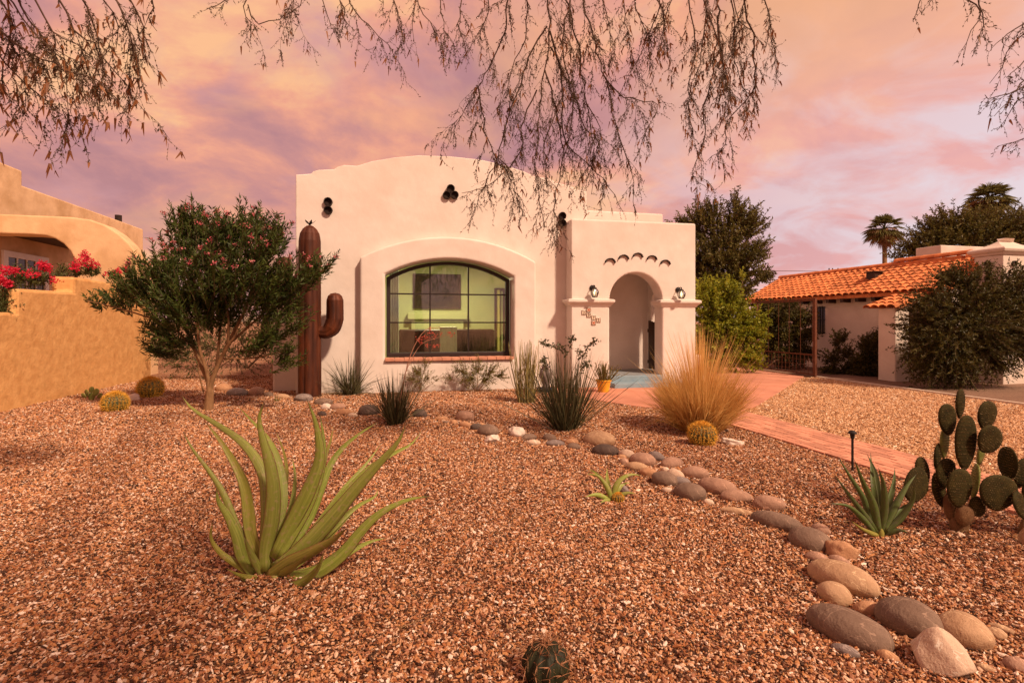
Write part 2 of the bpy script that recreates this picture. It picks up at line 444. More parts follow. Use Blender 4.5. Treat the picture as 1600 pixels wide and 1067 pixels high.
V, F = box(pl.x, x0 - 0.003, 12.6, 12.95, -0.1, 2.25); obj('wing_wall', V, F, M['stucco'], house, bevel=0.04)
# porch
PX0, PX1, PY = 4.06, 7.37, 11.6
hole = [(5.04, -0.03), (6.44, -0.03)] + arch(5.04, 6.44, 2.10, 2.795, 20)
V, F = wall_panel([(PX0, -0.1), (5.04, -0.1)] + [(5.04, 2.10)] + list(reversed(arch(5.04, 6.44, 2.10, 2.795, 20)))[1:-1] + [(6.44, 2.10), (6.44, -0.1), (PX1, -0.1), (PX1, 4.07), (PX0, 4.05)], [], PY, 12.02)
porch = obj('porch', V, F, M['stucco'], house, bevel=0.045, bseg=3)
V, F = box(4.62, 5.0, 12.025, 13.2, -0.1, 4.0); obj('porch_wall', V, F, M['stucco'], porch)
V, F = box(4.62, 7.36, 13.2, 13.5, -0.1, 4.02); obj('porch_wall', V, F, M['stucco'], porch)
side = [(12.022, -0.1), (13.198, -0.1), (13.198, 4.0), (12.022, 4.0)]
V, F = wall_panel(side, [[(12.15, 0.28), (13.0, 0.28)] + arch(12.15, 13.0, 2.05, 2.45, 12)], 6.87, 7.355, 'X'); obj('porch_wall', V, F, M['stucco'], porch)
V, F = box(5.002, 6.868, 12.024, 13.198, 3.0, 3.1); obj('porch_ceiling', V, F, M['stucco'], porch)
V, F = box(5.045, 6.435, 11.66, 12.02, -0.05, 0.276); box(5.002, 6.868, 12.021, 13.199, -0.05, 0.2765, V, F); obj('porch_floor', V, F, M['porch_floor'], porch)
V, F = box(5.046, 6.434, 11.56, 11.659, -0.05, 0.27); obj('step', V, F, M['blue'], porch, bevel=0.012)
V, F = box(5.0, 6.9, 11.22, 11.558, 0.0, 0.135); obj('step', V, F, M['blue'], porch, bevel=0.012)
V, F = box(PX1 - 0.02, PX1 + 0.27, 11.64, 12.3, -0.1, 0.74); obj('plinth', V, F, M['stucco'], porch, bevel=0.05)
V, F = box(4.6, 7.33, 12.03, 13.9, 3.75, 3.85); obj('porch_roof', V, F, M['stucco'], porch)
for a0, a1 in ((PX0, 5.04), (6.44, PX1)):
    rs = []
    for z, d in ((1.955, -0.01), (1.965, 0.022), (2.0, 0.035), (2.012, 0.055), (2.05, 0.085), (2.062, 0.10), (2.115, 0.10), (2.13, 0.075), (2.14, -0.01)):
        rs.append([(a0 - d, PY - d, z), (a1 + d, PY - d, z), (a1 + d, 12.03, z), (a0 - d, 12.03, z)])
    V, F = rings(rs); obj('capital', V, F, M['stucco'], porch)
# dark slatted gate leaf standing in the porch's side arch
gate_p = empty('x', (6.80, 12.5, 0.28)); gate_p.name = 'porch_gate'; WL[gate_p.name] = Vector((6.80, 12.5, 0.28))
tag(gate_p, 'dark wooden gate inside the porch arch, beside the pier', 'gate')
for k in range(7):
    V, F = box(6.775, 6.80, 12.20 + k * 0.11, 12.303 + k * 0.11, 0.30, 1.50 + 0.02 * k); obj('slat', V, F, M['wood_dark'], gate_p)
for z in (0.45, 1.3):
    V, F = box(6.745, 6.774, 12.2, 12.96, z, z + 0.09); obj('rail', V, F, M['wood_dark'], gate_p)
V, F = box(5.003, 5.06, 12.3, 12.42, 1.36, 1.50); obj('mailbox', V, F, M['black_iron'], porch)

# half-tile ornaments over the arch
for px, py in ((953, 408), (974, 402.5), (996, 399.5), (1018, 403.5), (1039, 410.5)):
    c_ = W(px, py, PY)
    V, F = half_pipe(lambda st, k, a: (c_.x + (0.138, 0.112)[k] * math.cos(a), st, c_.z - 0.045 + (0.115, 0.088)[k] * math.sin(a)), [PY - 0.05, PY + 0.01], 10); obj('ornament_tile', V, F, M['clay_dark'], house)
# clay vent pipes in the parapet
for px, py in ((513, 316), (513, 329), (704, 295.5), (698, 305.5), (710, 305.5), (878, 338), (878, 349)):
    c_ = W(px, py, 12.0); ro, ri = 0.094, 0.076
    prof = [(ro, 0.03), (ro, -0.07), (ri, -0.072), (ri, -0.012), (0.0005, -0.01)]  # dark end disc stands in for the shaded hollow
    rs = [[(c_.x + r_ * math.cos(2 * math.pi * j / 18), 12.0 + y, c_.z + r_ * math.sin(2 * math.pi * j / 18)) for j in range(18)] for r_, y in prof]
    V, F = rings(rs); obj('vent_pipe', V, F, M['clay_dark'], house)
# house number tiles
M['tile'] = mat('glazed_cream_tile', (0.62, 0.50, 0.38), (0.70, 0.58, 0.45), scale=20, rough=0.3, spec=0.5)
M['tile_edge'] = mat('blue_brown_glaze', (0.10, 0.055, 0.04), rough=0.35)
M['tile_red'] = mat('red_glaze', (0.42, 0.07, 0.025), rough=0.35)
def text_mesh(s, size):
    cu = bpy.data.curves.new('digit', 'FONT'); cu.body = s; cu.size = size; cu.align_x = 'CENTER'; cu.align_y = 'CENTER'; cu.extrude = 0.0015; cu.offset = 0.002
    to = bpy.data.objects.new('t', cu); COL.objects.link(to)
    dg = bpy.context.evaluated_depsgraph_get(); me = bpy.data.meshes.new_from_object(to.evaluated_get(dg))
    bpy.data.objects.remove(to); me.name = 'digit'
    return me
for px, py, ch in ((912, 488.4, '2'), (919.6, 484.2, '*'), (919.6, 492.3, '0'), (927.2, 496.4, '7'), (934.9, 500.2, '2'), (927.2, 504.6, '*')):
    c_ = W(px, py, PY); h = 0.057
    V, F = box(c_.x - h, c_.x + h, PY - 0.014, PY + 0.01, c_.z - h, c_.z + h)
    t_ = obj('number_tile' if ch != '*' else 'flower_tile', V, F, M['tile'], house, bevel=0.004)
    V, F = wall_panel([(c_.x - h + .004, c_.z - h + .004), (c_.x + h - .004, c_.z - h + .004), (c_.x + h - .004, c_.z + h - .004), (c_.x - h + .004, c_.z + h - .004)], [[(c_.x - .043, c_.z - .043), (c_.x + .043, c_.z - .043), (c_.x + .043, c_.z + .043), (c_.x - .043, c_.z + .043)]], PY - 0.0165, PY - 0.0138)
    obj('tile_border', V, F, M['tile_edge'], t_)
    if ch == '*':
        for k in range(4):
            a_ = R(45 + 90 * k); cxx, czz = c_.x + 0.024 * math.cos(a_), c_.z + 0.024 * math.sin(a_)
            rs = [[(cxx + 0.019 * math.cos(b) * math.cos(a_) - 0.012 * math.sin(b) * math.sin(a_), y, czz + 0.019 * math.cos(b) * math.sin(a_) + 0.012 * math.sin(b) * math.cos(a_)) for b in [2 * math.pi * j / 10 for j in range(10)]] for y in (PY - 0.0175, PY - 0.0135)]
            V, F = rings(rs); obj('petal', V, F, M['tile_red'], t_)
    else:
        d_ = link('digit', text_mesh(ch, 0.085), M['tile_edge'], t_)
        d_.location = Vector((c_.x, PY - 0.0165, c_.z)) - WL[t_.name]; d_.rotation_euler = (R(90), 0, 0)

# arched window
win = obj('window', *wall_panel([(-0.235, 0.772), (2.675, 0.772)] + arch(-0.235, 2.675, 2.61, 3.01, 18), [[(-0.145, 0.87), (2.585, 0.87)] + arch(-0.145, 2.585, 2.565, 2.935, 18)], 12.16, 12.30), M['dark_frame'], house, bevel=0.008)
V, F = box(-0.235, 2.675, 12.10, 12.17, 0.775, 0.86); obj('frame_rail', V, F, M['dark_frame'], win, bevel=0.006)
def ztop(x): # underside of the glazed arch
    pts = sorted(arch(-0.145, 2.585, 2.565, 2.935, 40)); return float(np.interp(x, [p_[0] for p_ in pts], [p_[1] for p_ in pts]))
cols = [-0.145, 0.765, 1.675, 2.585]; rows = [0.87, 1.57, 2.24, None]
for x in cols[1:3]:
    V, F = box(x - 0.016, x + 0.016, 12.19, 12.25, 0.868, ztop(x) + 0.01); obj('muntin', V, F, M['dark_frame'], win)
for z in rows[1:3]:
    V, F = box(-0.15, 2.59, 12.187, 12.253, z - 0.016, z + 0.016); obj('muntin', V, F, M['dark_frame'], win)
for i in range(3):
    for j in range(3):
        xa, xb = cols[i] - 0.01, cols[i + 1] + 0.01; za = rows[j] - 0.01
        if j < 2: pane = [(xa, za), (xb, za), (xb, rows[j + 1] + 0.01), (xa, rows[j + 1] + 0.01)]
        else: pane = [(xa, za), (xb, za)] + [(x, ztop(x) + 0.01) for x in np.linspace(xb, xa, 9)]
        V, F = wall_panel(pane, [], 12.215, 12.221); obj('pane', V, F, M['glass'], win)
nb = 14
for k in range(nb):
    xa = HX0 + 0.005 + (HX1 - HX0 - 0.01) * k / nb; xb = HX0 + 0.005 + (HX1 - HX0 - 0.01) * (k + 1) / nb - 0.008
    V, F = box(xa, xb, 11.745 + random.uniform(-.004, .004), 12.159, 0.702, 0.768 + random.uniform(-.003, .003)); obj('sill_brick', V, F, M['brick'], win, bevel=0.006)
# the room behind it
M['green'] = mat('green_plaster', (0.54, 0.54, 0.26), (0.60, 0.60, 0.30), scale=1.5, rough=0.9)
M['int_white'] = mat('greenish_white_trim', (0.56, 0.55, 0.25), rough=0.6)
V, F = box(x0 + 0.36, 4.24, 16.80, 16.95, 0.2, 3.6); obj('interior_wall', V, F, M['green'], house)
V, F = box(x0 + 0.353, x0 + 0.42, 12.39, 16.795, 0.2, 3.6); obj('interior_wall', V, F, M['green'], house)
V, F = box(4.17, 4.245, 12.39, 16.795, 0.2, 3.6); obj('interior_wall', V, F, M['green'], house)
V, F = box(x0 + 0.36, 4.24, 12.39, 16.9, 3.605, 3.7); obj('interior_ceiling', V, F, M['int_white'], house)
V, F = box(x0 + 0.36, 4.24, 12.39, 16.9, 0.1, 0.195); obj('interior_floor', V, F, M['wood_dark'], house)
def wrect(x0_, y0_, x1_, y1_, Yp):
    a, b = W(x0_, y1_, Yp), W(x1_, y0_, Yp); return a.x, b.x, a.z, b.z
xa, xb, za, zb = wrect(637, 489, 730, 499, 16.5)
mant = obj('mantel_shelf', *box(xa, xb, 16.45, 16.798, za, zb), M['int_white'], house, bevel=0.02)
V, F = box(xa + 0.12, xb - 0.12, 16.55, 16.797, 0.2, za - 0.002); obj('chimney_breast', V, F, M['green'], house)
xa, xb, za, zb = wrect(774, 450, 790, 547, 16.6)
V, F = wall_panel([(xa, 0.2), (xb, 0.2), (xb, zb), (xa, zb)], [[(xa + .06, 0.21), (xb - .06, 0.21), (xb - .06, zb - .06), (xa + .06, zb - .06)]], 16.66, 16.79); obj('door_trim', V, F, M['wood_dark'], house)
M['lit'] = mat('painted_hall_light', (0.75, 0.62, 0.20), rough=0.8)  # yellow light in the doorway, painted as plain colour
V, F = box(xa + .062, xa + .16, 16.70, 16.795, 0.22, zb - .065); obj('hall_light_strip', V, F, M['lit'], house)  # strip of that painted hall light, not a real door
# painting over the mantel
xa, xb, za, zb = wrect(645.6, 428.8, 720, 482.3, 16.7)
pic = thing('painting', 'dark framed painting hanging on the green wall inside the window', 'painting', ((xa + xb) / 2, 16.72, za))
obj('picture_frame', *wall_panel([(xa, za), (xb, za), (xb, zb), (xa, zb)], [[(xa + .07, za + .07), (xb - .07, za + .07), (xb - .07, zb - .07), (xa + .07, zb - .07)]], 16.70, 16.775), M['wood_dark'], pic, bevel=0.01)
M['canvas'] = mat('dark_canvas', (0.02, 0.016, 0.012), (0.07, 0.04, 0.022), scale=6, rough=0.9, c3=(0.06, 0.05, 0.03), s3=9, f3=0.6)
V, F = box(xa + .06, xb - .06, 16.73, 16.76, za + .06, zb - .06); obj('canvas', V, F, M['canvas'], pic)
# leather sofa seen from behind, with a throw
M['leather'] = mat('dark_brown_leather', (0.028, 0.013, 0.008), (0.05, 0.022, 0.013), scale=5, rough=0.42, bump=0.2)
xa, xb, za, zb = wrect(623, 514, 772, 551, 14.0)
sofa = thing('sofa', 'dark brown leather sofa with its back to the arched window', 'sofa', ((xa + xb) / 2, 14.2, 0.2))
xm = (xa + xb) / 2
for a, b in ((xa, xm - 0.01), (xm + 0.01, xb)):
    V, F = box(a, b, 13.9, 14.2, 0.45, zb); obj('back_cushion', V, F, M['leather'], sofa, bevel=0.06, bseg=3)
V, F = box(xa, xb, 13.95, 14.9, 0.2, 0.62); obj('seat', V, F, M['leather'], sofa, bevel=0.05)
xa, xb, za, zb = wrect(687, 512, 714, 551, 13.9)
M['throw'] = mat('pale_throw', (0.42, 0.42, 0.30), (0.55, 0.54, 0.40), scale=12, rough=0.95, stretch=(1, 1, 0.2))
V, F = [], []
rs = []
for x in np.linspace(xa, xb, 9):
    y = 13.885 + 0.012 * math.sin(25 * x); rs.append([(x, y, 0.75), (x, y - 0.008, zb + 0.02), (x, 14.25, zb + 0.025), (x, 14.25, zb + 0.008), (x, y + 0.01, zb + 0.004), (x, y + 0.012, 0.75)])
V, F = rings(rs); solo('throw_blanket', V, F, M['throw'], 'pale throw draped over the dark sofa behind the window', 'blanket', smooth=False)
# curtain at the left of the window
M['curtain'] = mat('sheer_curtain', (0.55, 0.58, 0.46), (0.66, 0.68, 0.55), scale=4, rough=0.9)
rs = []
for i in range(22):
    x = -0.17 + 0.22 * i / 21; y = 12.50 + 0.022 * math.sin(i * 1.25); rs.append([(x, y, 0.25), (x, y, 3.1), (x, y + 0.006, 3.1), (x, y + 0.006, 0.25)])
V, F = rings(rs); solo('curtain', V, F, M['curtain'], 'pale gathered curtain hanging at one side of the arched window', 'curtain', smooth=False)
# ceiling lamp that lights the room
lamp = thing('ceiling_lamp', 'round lit ceiling lamp in the room behind the arched window', 'lamp', (1.2, 14.2, 3.45))
V, F = lathe([(0.02, 0), (0.17, 0.02), (0.22, 0.08), (0.22, 0.12)], (1.2, 14.2, 3.45), 24); obj('lamp_shade', V, F, emit_mat('lamp_glow', (1.0, 0.9, 0.62), 6.0), lamp, smooth=True)
V, F = lathe([(0.10, 0.12), (0.10, 0.153)], (1.2, 14.2, 3.45), 20); obj('lamp_mount', V, F, M['black_iron'], lamp)
ld = bpy.data.lights.new('ceiling_lamp_light', 'AREA'); ld.shape = 'DISK'; ld.size = 0.4; ld.energy = 180; ld.color = (1.0, 0.86, 0.56)
lo = bpy.data.objects.new('ceiling_lamp_light', ld); lo.location = (0, 0, -0.03); lo.parent = lamp; COL.objects.link(lo)

# wall lanterns
M['lantern_glass'] = M['glass']
M['bulb'] = emit_mat('lantern_bulb', (1.0, 0.78, 0.42), 2.2)
def lantern(px, py, label):
    c_ = W(px, py, PY); t_ = thing('wall_lantern', label, 'lantern', (c_.x, PY, c_.z), 'wall lanterns beside the porch arch')
    rs = [[(c_.x + r_ * math.cos(2 * math.pi * j / 18), y, c_.z + r_ * math.sin(2 * math.pi * j / 18)) for j in range(18)] for r_, y in ((0.062, PY + .005), (0.070, PY - 0.012), (0.055, PY - 0.03), (0.02, PY - 0.04))]
    V, F = rings(rs); obj('backplate', V, F, M['black_iron'], t_)
    yl = PY - 0.17; zt = c_.z - 0.005
    V, F = tube(catmull([(c_.x, PY - 0.03, c_.z), (c_.x, PY - 0.10, c_.z + 0.05), (c_.x, yl, c_.z + 0.045), (c_.x, yl, zt)], 9), 0.011, 8); obj('arm', V, F, M['black_iron'], t_)
    V, F = lathe([(0.02, 0.02), (0.05, -0.005), (0.062, -0.03), (0.05, -0.032)], (c_.x, yl, zt), 16); obj('cap', V, F, M['black_iron'], t_)
    prof = [(0.058, -0.03), (0.088, -0.075), (0.095, -0.11), (0.085, -0.16), (0.062, -0.205)]
    for k in range(6):
        a = R(60 * k + 20); V, F = tube([(c_.x + r_ * math.cos(a), yl + r_ * math.sin(a), zt + z) for r_, z in prof], 0.0065, 5); obj('cage_rib', V, F, M['black_iron'], t_)
    V, F = lathe([(0.05, -0.20), (0.067, -0.205), (0.067, -0.22), (0.05, -0.225)], (c_.x, yl, zt), 16); obj('base_ring', V, F, M['black_iron'], t_)
    V, F = lathe([(r_ * 0.93, z) for r_, z in prof], (c_.x, yl, zt), 18, cap=False); obj('globe', V, F, M['glass'], t_, smooth=True)
    V, F = lathe([(0.008, -0.04), (0.014, -0.07), (0.026, -0.11), (0.024, -0.14), (0.006, -0.165)], (c_.x, yl, zt), 12); obj('bulb', V, F, M['bulb'], t_, smooth=True)
lantern(925, 450, 'lit black cage lantern on the porch above the number tiles')
lantern(1059, 453, 'lit black cage lantern on the porch pier behind the golden grass')

# rusty steel saguaro sculpture
sb = W(484, 560, 11.55); sx_, sy_ = sb.x, 11.55
sz = project((sx_, sy_, 0))[2] / 800
sag = thing('saguaro_sculpture', 'rusty brown sheet metal saguaro cactus sculpture against the white house wall', 'sculpture', (sx_, sy_, 0))
rib = lambda nrib: (lambda a: 1.0 - 0.085 * (1 - abs(math.cos(nrib * a / 2))) ** 1.2)
zt = 1.6 + (502 - 352) * sz; r0 = 17.2 * sz
path = [(sx_, sy_, z) for z in (-0.05, 0.6, 1.4, 2.2, zt - 0.34, zt - 0.18, zt - 0.08, zt - 0.02, zt)]
V, F = tube(path, [r0 * k for k in (1, 1, 0.99, 0.97, 0.95, 0.84, 0.60, 0.30, 0.03)], 64, prof=rib(8)); obj('trunk', V, F, M['rust'], sag)
for sgn, ytop, yelb, dx in ((1, 457, 519, 37.5), (-1, 402, 470, 37.5)):
    ztop_, ze = 1.6 + (502 - ytop) * sz, 1.6 + (502 - yelb) * sz; ra = 13.2 * sz; xa = sx_ + sgn * dx * sz
    pth = catmull([(sx_ + sgn * r0 * 0.7, sy_, ze + 0.02), (sx_ + sgn * (dx * 0.62) * sz, sy_, ze), (xa - sgn * 0.06, sy_, ze + 0.10), (xa, sy_, ze + 0.28)], 12) + [(xa, sy_, ztop_ - 0.16), (xa, sy_, ztop_ - 0.07), (xa, sy_, ztop_ - 0.02), (xa, sy_, ztop_)]
    rad = [ra * (0.62 + 0.38 * min(1, i / 7)) for i in range(12)] + [ra * 0.97, ra * 0.8, ra * 0.5, ra * 0.05]
    V, F = tube(pth, rad, 48, prof=rib(6)); obj('arm', V, F, M['rust'], sag)
for k in range(5):
    a = R(72 * k + 10); d = Vector((math.cos(a), math.sin(a), 0))
    b0 = Vector((sx_, sy_, zt)); s_ = Vector((-d.y, d.x, 0))
    pts = [b0 + s_ * 0.015, b0 + d * 0.06 + s_ * 0.03 + Vector((0, 0, .05)), b0 + d * 0.12 + Vector((0, 0, .10)), b0 + d * 0.06 - s_ * 0.03 + Vector((0, 0, .05)), b0 - s_ * 0.015]
    V, F = rings([pts, [q + Vector((0, 0, 0.006)) for q in pts]]); obj('petal', V, F, M['black_iron'], sag)

# ================================================================ tan neighbour on the left
tanh = thing('tan_house', 'tan adobe house with curved porch wing behind the garden wall', 'house', (-11.5, 18, 0))
BX = -11.5
yj = VX(35, 290, BX).y; zhi, zlo = VX(35, 267, BX).z, VX(35, 290, BX).z
V, F = wall_panel([(14.0, -0.1), (27, -0.1), (27, zlo), (yj, zlo), (yj, zhi), (14.0, zhi)], [], BX - 0.5, BX, 'X'); obj('side_wall', V, F, M['tan'], tanh, bevel=0.05)
V, F = box(BX - 10, BX - 0.502, 14.0, 27, -0.1, zlo - 0.5); obj('house_block', V, F, M['tan'], tanh)
WY = 17.3
prof = [W(px, py, WY) for px, py in ((-60, 334), (0, 334.5), (75, 337.5), (110, 339), (140, 343), (165, 352), (185, 365), (202, 381), (216, 400), (226, 420), (232, 440), (235, 470))]
inner = [W(px, py, WY) for px, py in ((122, 470), (120, 425), (117, 408), (110, 393), (99, 381), (86, 373), (72, 368.5), (50, 366.5), (0, 365), (-60, 364.5))]
outl = [(v.x, v.z) for v in prof] + [(prof[-1].x, -0.1), (inner[0].x, -0.1)] + [(v.x, v.z) for v in inner]
V, F = wall_panel(outl, [], WY, WY + 0.55); obj('porch_wing', V, F, M['tan'], tanh, bevel=0.05, bseg=3)
V, F = box(BX + 0.003, inner[4].x - 0.1, WY + 0.552, 21.5, inner[-2].z + 0.12, inner[-2].z + 0.3); obj('porch_ceiling', V, F, M['wood_dark'], tanh)
wa = VX(2, 390, BX).y; wb = VX(73, 410, BX).y; zt_ = VX(35, 396.5, BX).z
V, F = wall_panel([(wa, 2.0), (wb, 2.0), (wb, zt_), (wa, zt_)], [[(wa + .18, 2.2), (wb - .18, 2.2), (wb - .18, zt_ - .18), (wa + .18, zt_ - .18)]], BX + 0.001, BX + 0.07, 'X'); wn = obj('window', V, F, M['white'], tanh)
M['darkglass'] = mat('dark_window_glass', (0.02, 0.022, 0.024), rough=0.08, spec=0.6)
V, F = box(BX + 0.002, BX + 0.02, wa + .18, wb - .18, 2.2, zt_ - .18); obj('pane', V, F, M['darkglass'], wn)
for k in range(1, 4):
    y = wa + .18 + (wb - wa - .36) * k / 4; V, F = box(BX + 0.021, BX + 0.05, y - .02, y + .02, 2.2, zt_ - .18); obj('muntin', V, F, M['white'], wn)
vp = VX(185, 340, BX - 0.6); V, F = lathe([(0.13, -0.5), (0.13, 0.1), (0.10, 0.1), (0.10, -0.3)], (vp.x, vp.y, vp.z), 16); obj('vent_pipe', V, F, M['clay_dark'], tanh)
# garden wall, stepped
GX = -6.8
V, F = wall_panel([(3, -0.1), (16.45, -0.1), (16.45, 2.52), (12.85, 2.56), (12.85, 2.23), (11.15, 2.20), (11.15, 1.76), (3, 1.74)], [], GX - 0.42, GX, 'X')
V = np.array([tuple(v) for v in V]); solo('garden_wall', V, F, M['tan_old'], 'stepped ochre plaster garden wall along the edge of the gravel yard', 'wall', bevel=0.06)
# ================================================================ neighbour on the right, tiled roof
rh = thing('tile_roof_house', 'white house with red clay tile roof and capped chimney beyond the drive', 'house', (15.5, 14, 0))
EX, EZ, RX, RZ, RY0, RY1 = 13.8, 2.42, 15.5, 3.34, 10.4, 18.2
WXX = 14.12
wy0, wy1 = VX(1289, 480, WXX).y, VX(1268, 480, WXX).y; wz1, wz0 = VX(1280, 480, WXX).z, VX(1280, 520, WXX).z
V, F = wall_panel([(10.852, -0.1), (18.0, -0.1), (18.0, 2.45), (10.852, 2.45)], [[(wy0, wz0), (wy1, wz0), (wy1, wz1), (wy0, wz1)]], WXX, WXX + 0.3, 'X'); obj('side_wall', V, F, M['stucco_far'], rh, bevel=0.02)
V, F = box(WXX, 24, 10.55, 10.848, -0.1, 2.45); obj('front_wall', V, F, M['stucco_far'], rh, bevel=0.02)
w2 = obj('window', *box(WXX + 0.08, WXX + 0.10, wy0, wy1, wz0, wz1), M['darkglass'], rh)
for k in range(5):
    y = wy0 + (wy1 - wy0) * (k + 0.5) / 5; V, F = box(WXX - 0.05, WXX - 0.035, y - .012, y + .012, wz0 - .05, wz1 + .03); obj('window_bar', V, F, M['black_iron'], w2)
for z in (wz0, (wz0 + wz1) / 2, wz1):
    V, F = box(WXX - 0.034, WXX - 0.02, wy0 - .03, wy1 + .03, z - .015, z + .015); obj('window_bar', V, F, M['black_iron'], w2)
# roof decking (both slopes) and tiles of the slope in view
prof2 = [(EX, EZ - 0.10), (EX, EZ), (RX, RZ), (2 * RX - EX, EZ), (2 * RX - EX, EZ - 0.10), (RX, RZ - 0.12)]
V, F = wall_panel(prof2, [], RY0, RY1, 'Y'); roof = obj('roof', V, F, M['clay'], rh)
V, F = wall_panel([(WXX + .31, 2.3), (2 * RX - EX - .4, 2.3), (RX, RZ - 0.13)], [], 17.6, 17.9, 'Y'); obj('gable', V, F, M['stucco_far'], rh)
V, F = wall_panel([(WXX + .02, 2.455), (2 * RX - EX - .3, 2.455), (RX, RZ - 0.125)], [], 10.56, 10.8, 'Y'); obj('gable', V, F, M['stucco_far'], rh)
def tile_mesh(L, ra, rb, th=0.016, n=6):
    V, F = half_pipe(lambda st, k, a: ((st[1] - th * k) * math.cos(a), st[0], (st[1] - th * k) * 0.8 * math.sin(a)), [(0, ra), (L, rb)], n)
    me = mk_mesh('tile', V, F); me.materials.append(M['clay']); return me
def clay_var(name, k):
    return mat(name, (0.58 * k, 0.175 * k, 0.06 * k), (0.74 * k, 0.28 * k, 0.10 * k), scale=7, rough=0.8, bump=0.3, bscale=60, c3=(0.42 * k, 0.12 * k, 0.045 * k), s3=3, f3=0.6)
slope = math.atan2(RZ - EZ, RX - EX); SL = math.hypot(RZ - EZ, RX - EX)
ncol, nrow = 33, 9
tms = []
for k in (0.68, 0.85, 0.95, 1.02, 1.15):
    tm = tile_mesh(SL / nrow + 0.09, 0.128, 0.098); tm.materials.clear(); tm.materials.append(clay_var('terracotta_tile', k)); tms.append(tm)
ox, oy, oz = WL[rh.name]
for c_ in range(ncol):
    y = RY0 + 0.12 + (RY1 - RY0 - 0.2) * c_ / (ncol - 1)
    for r in range(nrow):
        s = SL * r / nrow - 0.06
        o = link('tile', random.choice(tms), None, roof)
        o.location = Vector((EX + s * math.cos(slope), y + random.uniform(-.012, .012), EZ + s * math.sin(slope) + 0.012 + random.uniform(0, .006))) - WL[rh.name]
        # local Y runs up the slope, local X along the eave
        up = Vector((math.cos(slope - 0.05), 0, math.sin(slope - 0.05))); ax = Vector((0, -1, 0)); nz = ax.cross(up)
        o.matrix_local = Matrix.Translation(o.location) @ Matrix((ax, up, nz)).transposed().to_4x4() @ Matrix.Rotation(random.uniform(-.03, .03), 4, 'Z')
rt_me = tile_mesh(0.5, 0.15, 0.125); rt_me.name = 'ridge_tile'
k = 0; y = RY1 + 0.02
while y > RY0 + 0.1:
    o = link('ridge_tile', rt_me, None, roof); zz = RZ + 0.03 + (0.10 if 11.3 < y < 13.4 else 0)
    o.matrix_local = Matrix.Translation(Vector((RX, y, zz)) - WL[rh.name]) @ Matrix.Rotation(math.pi, 4, 'Z') @ Matrix.Rotation(0.03, 4, 'X'); y -= 0.42
V, F = box(RX - 0.11, RX + 0.11, 11.2, 13.4, RZ - 0.05, RZ + 0.10); obj('ridge_bed', V, F, M['clay'], roof)
for k in range(14):      # dark rafter ends under the eave
    y = RY0 + 0.4 + k * 0.55; V, F = box(EX + 0.02, WXX - 0.003, y, y + 0.12, EZ - 0.22, EZ - 0.105); obj('rafter_end', V, F, M['wood_dark'], roof)
vv = W(1350, 440, 13.6); V, F = box(14.55, 14.85, 13.1, 13.4, 2.8, 3.14); box(14.5, 14.9, 13.05, 13.45, 3.142, 3.17, V, F); obj('roof_vent', V, F, M['wood_dark'], roof)
# chimney with moulded cap
cx0, cx1, cy0, cy1 = 14.92, 16.1, 9.88, 10.545
zc0 = D(1565, 398, project((cx0, cy0, 3))[2]).z
V, F = box(cx0, cx1, cy0, cy1, -0.1, zc0); ch = obj('chimney', V, F, M['stucco_far'], rh, bevel=0.02)
rs = []
for z, d in ((0, 0.0), (0.02, 0.03), (0.06, 0.04), (0.09, 0.09), (0.14, 0.11), (0.17, 0.10), (0.20, 0.06), (0.24, -0.08), (0.31, -0.22), (0.40, -0.34), (0.47, -0.43)):
    rs.append([(cx0 - d, cy0 - d, zc0 + 0.002 + z), (cx1 + d, cy0 - d, zc0 + 0.002 + z), (cx1 + d, cy1 + d, zc0 + 0.002 + z), (cx0 - d, cy1 + d, zc0 + 0.002 + z)])
V, F = rings(rs); obj('chimney_cap', V, F, M['stucco_far'], ch)
for p0, axis in (((cx0, (cy0 + cy1) / 2, zc0 - 0.2), 'X'), (((cx0 + cx1) / 2 - .25, cy0, zc0 - 0.22), 'Y')):
    rs = []
    for r_, e in ((0.075, 0.02), (0.075, -0.05), (0.055, -0.052), (0.055, 0.01), (0.0005, 0.012)):
        rs.append([(p0[0] + (e if axis == 'X' else r_ * math.cos(b)), p0[1] + (e if axis == 'Y' else r_ * math.cos(b)), p0[2] + r_ * math.sin(b)) for b in [2 * math.pi * j / 14 for j in range(14)]])
    V, F = rings(rs); obj('vent_pipe', V, F, M['clay_dark'], ch)
b0 = W(1470, 400, 17.5); b1 = W(1520, 385, 17.5)
V, F = box(b0.x, b1.x + 0.8, 17.5, 18.6, 2.5, b1.z); obj('rear_parapet', V, F, M['stucco_far'], rh, bevel=0.03)
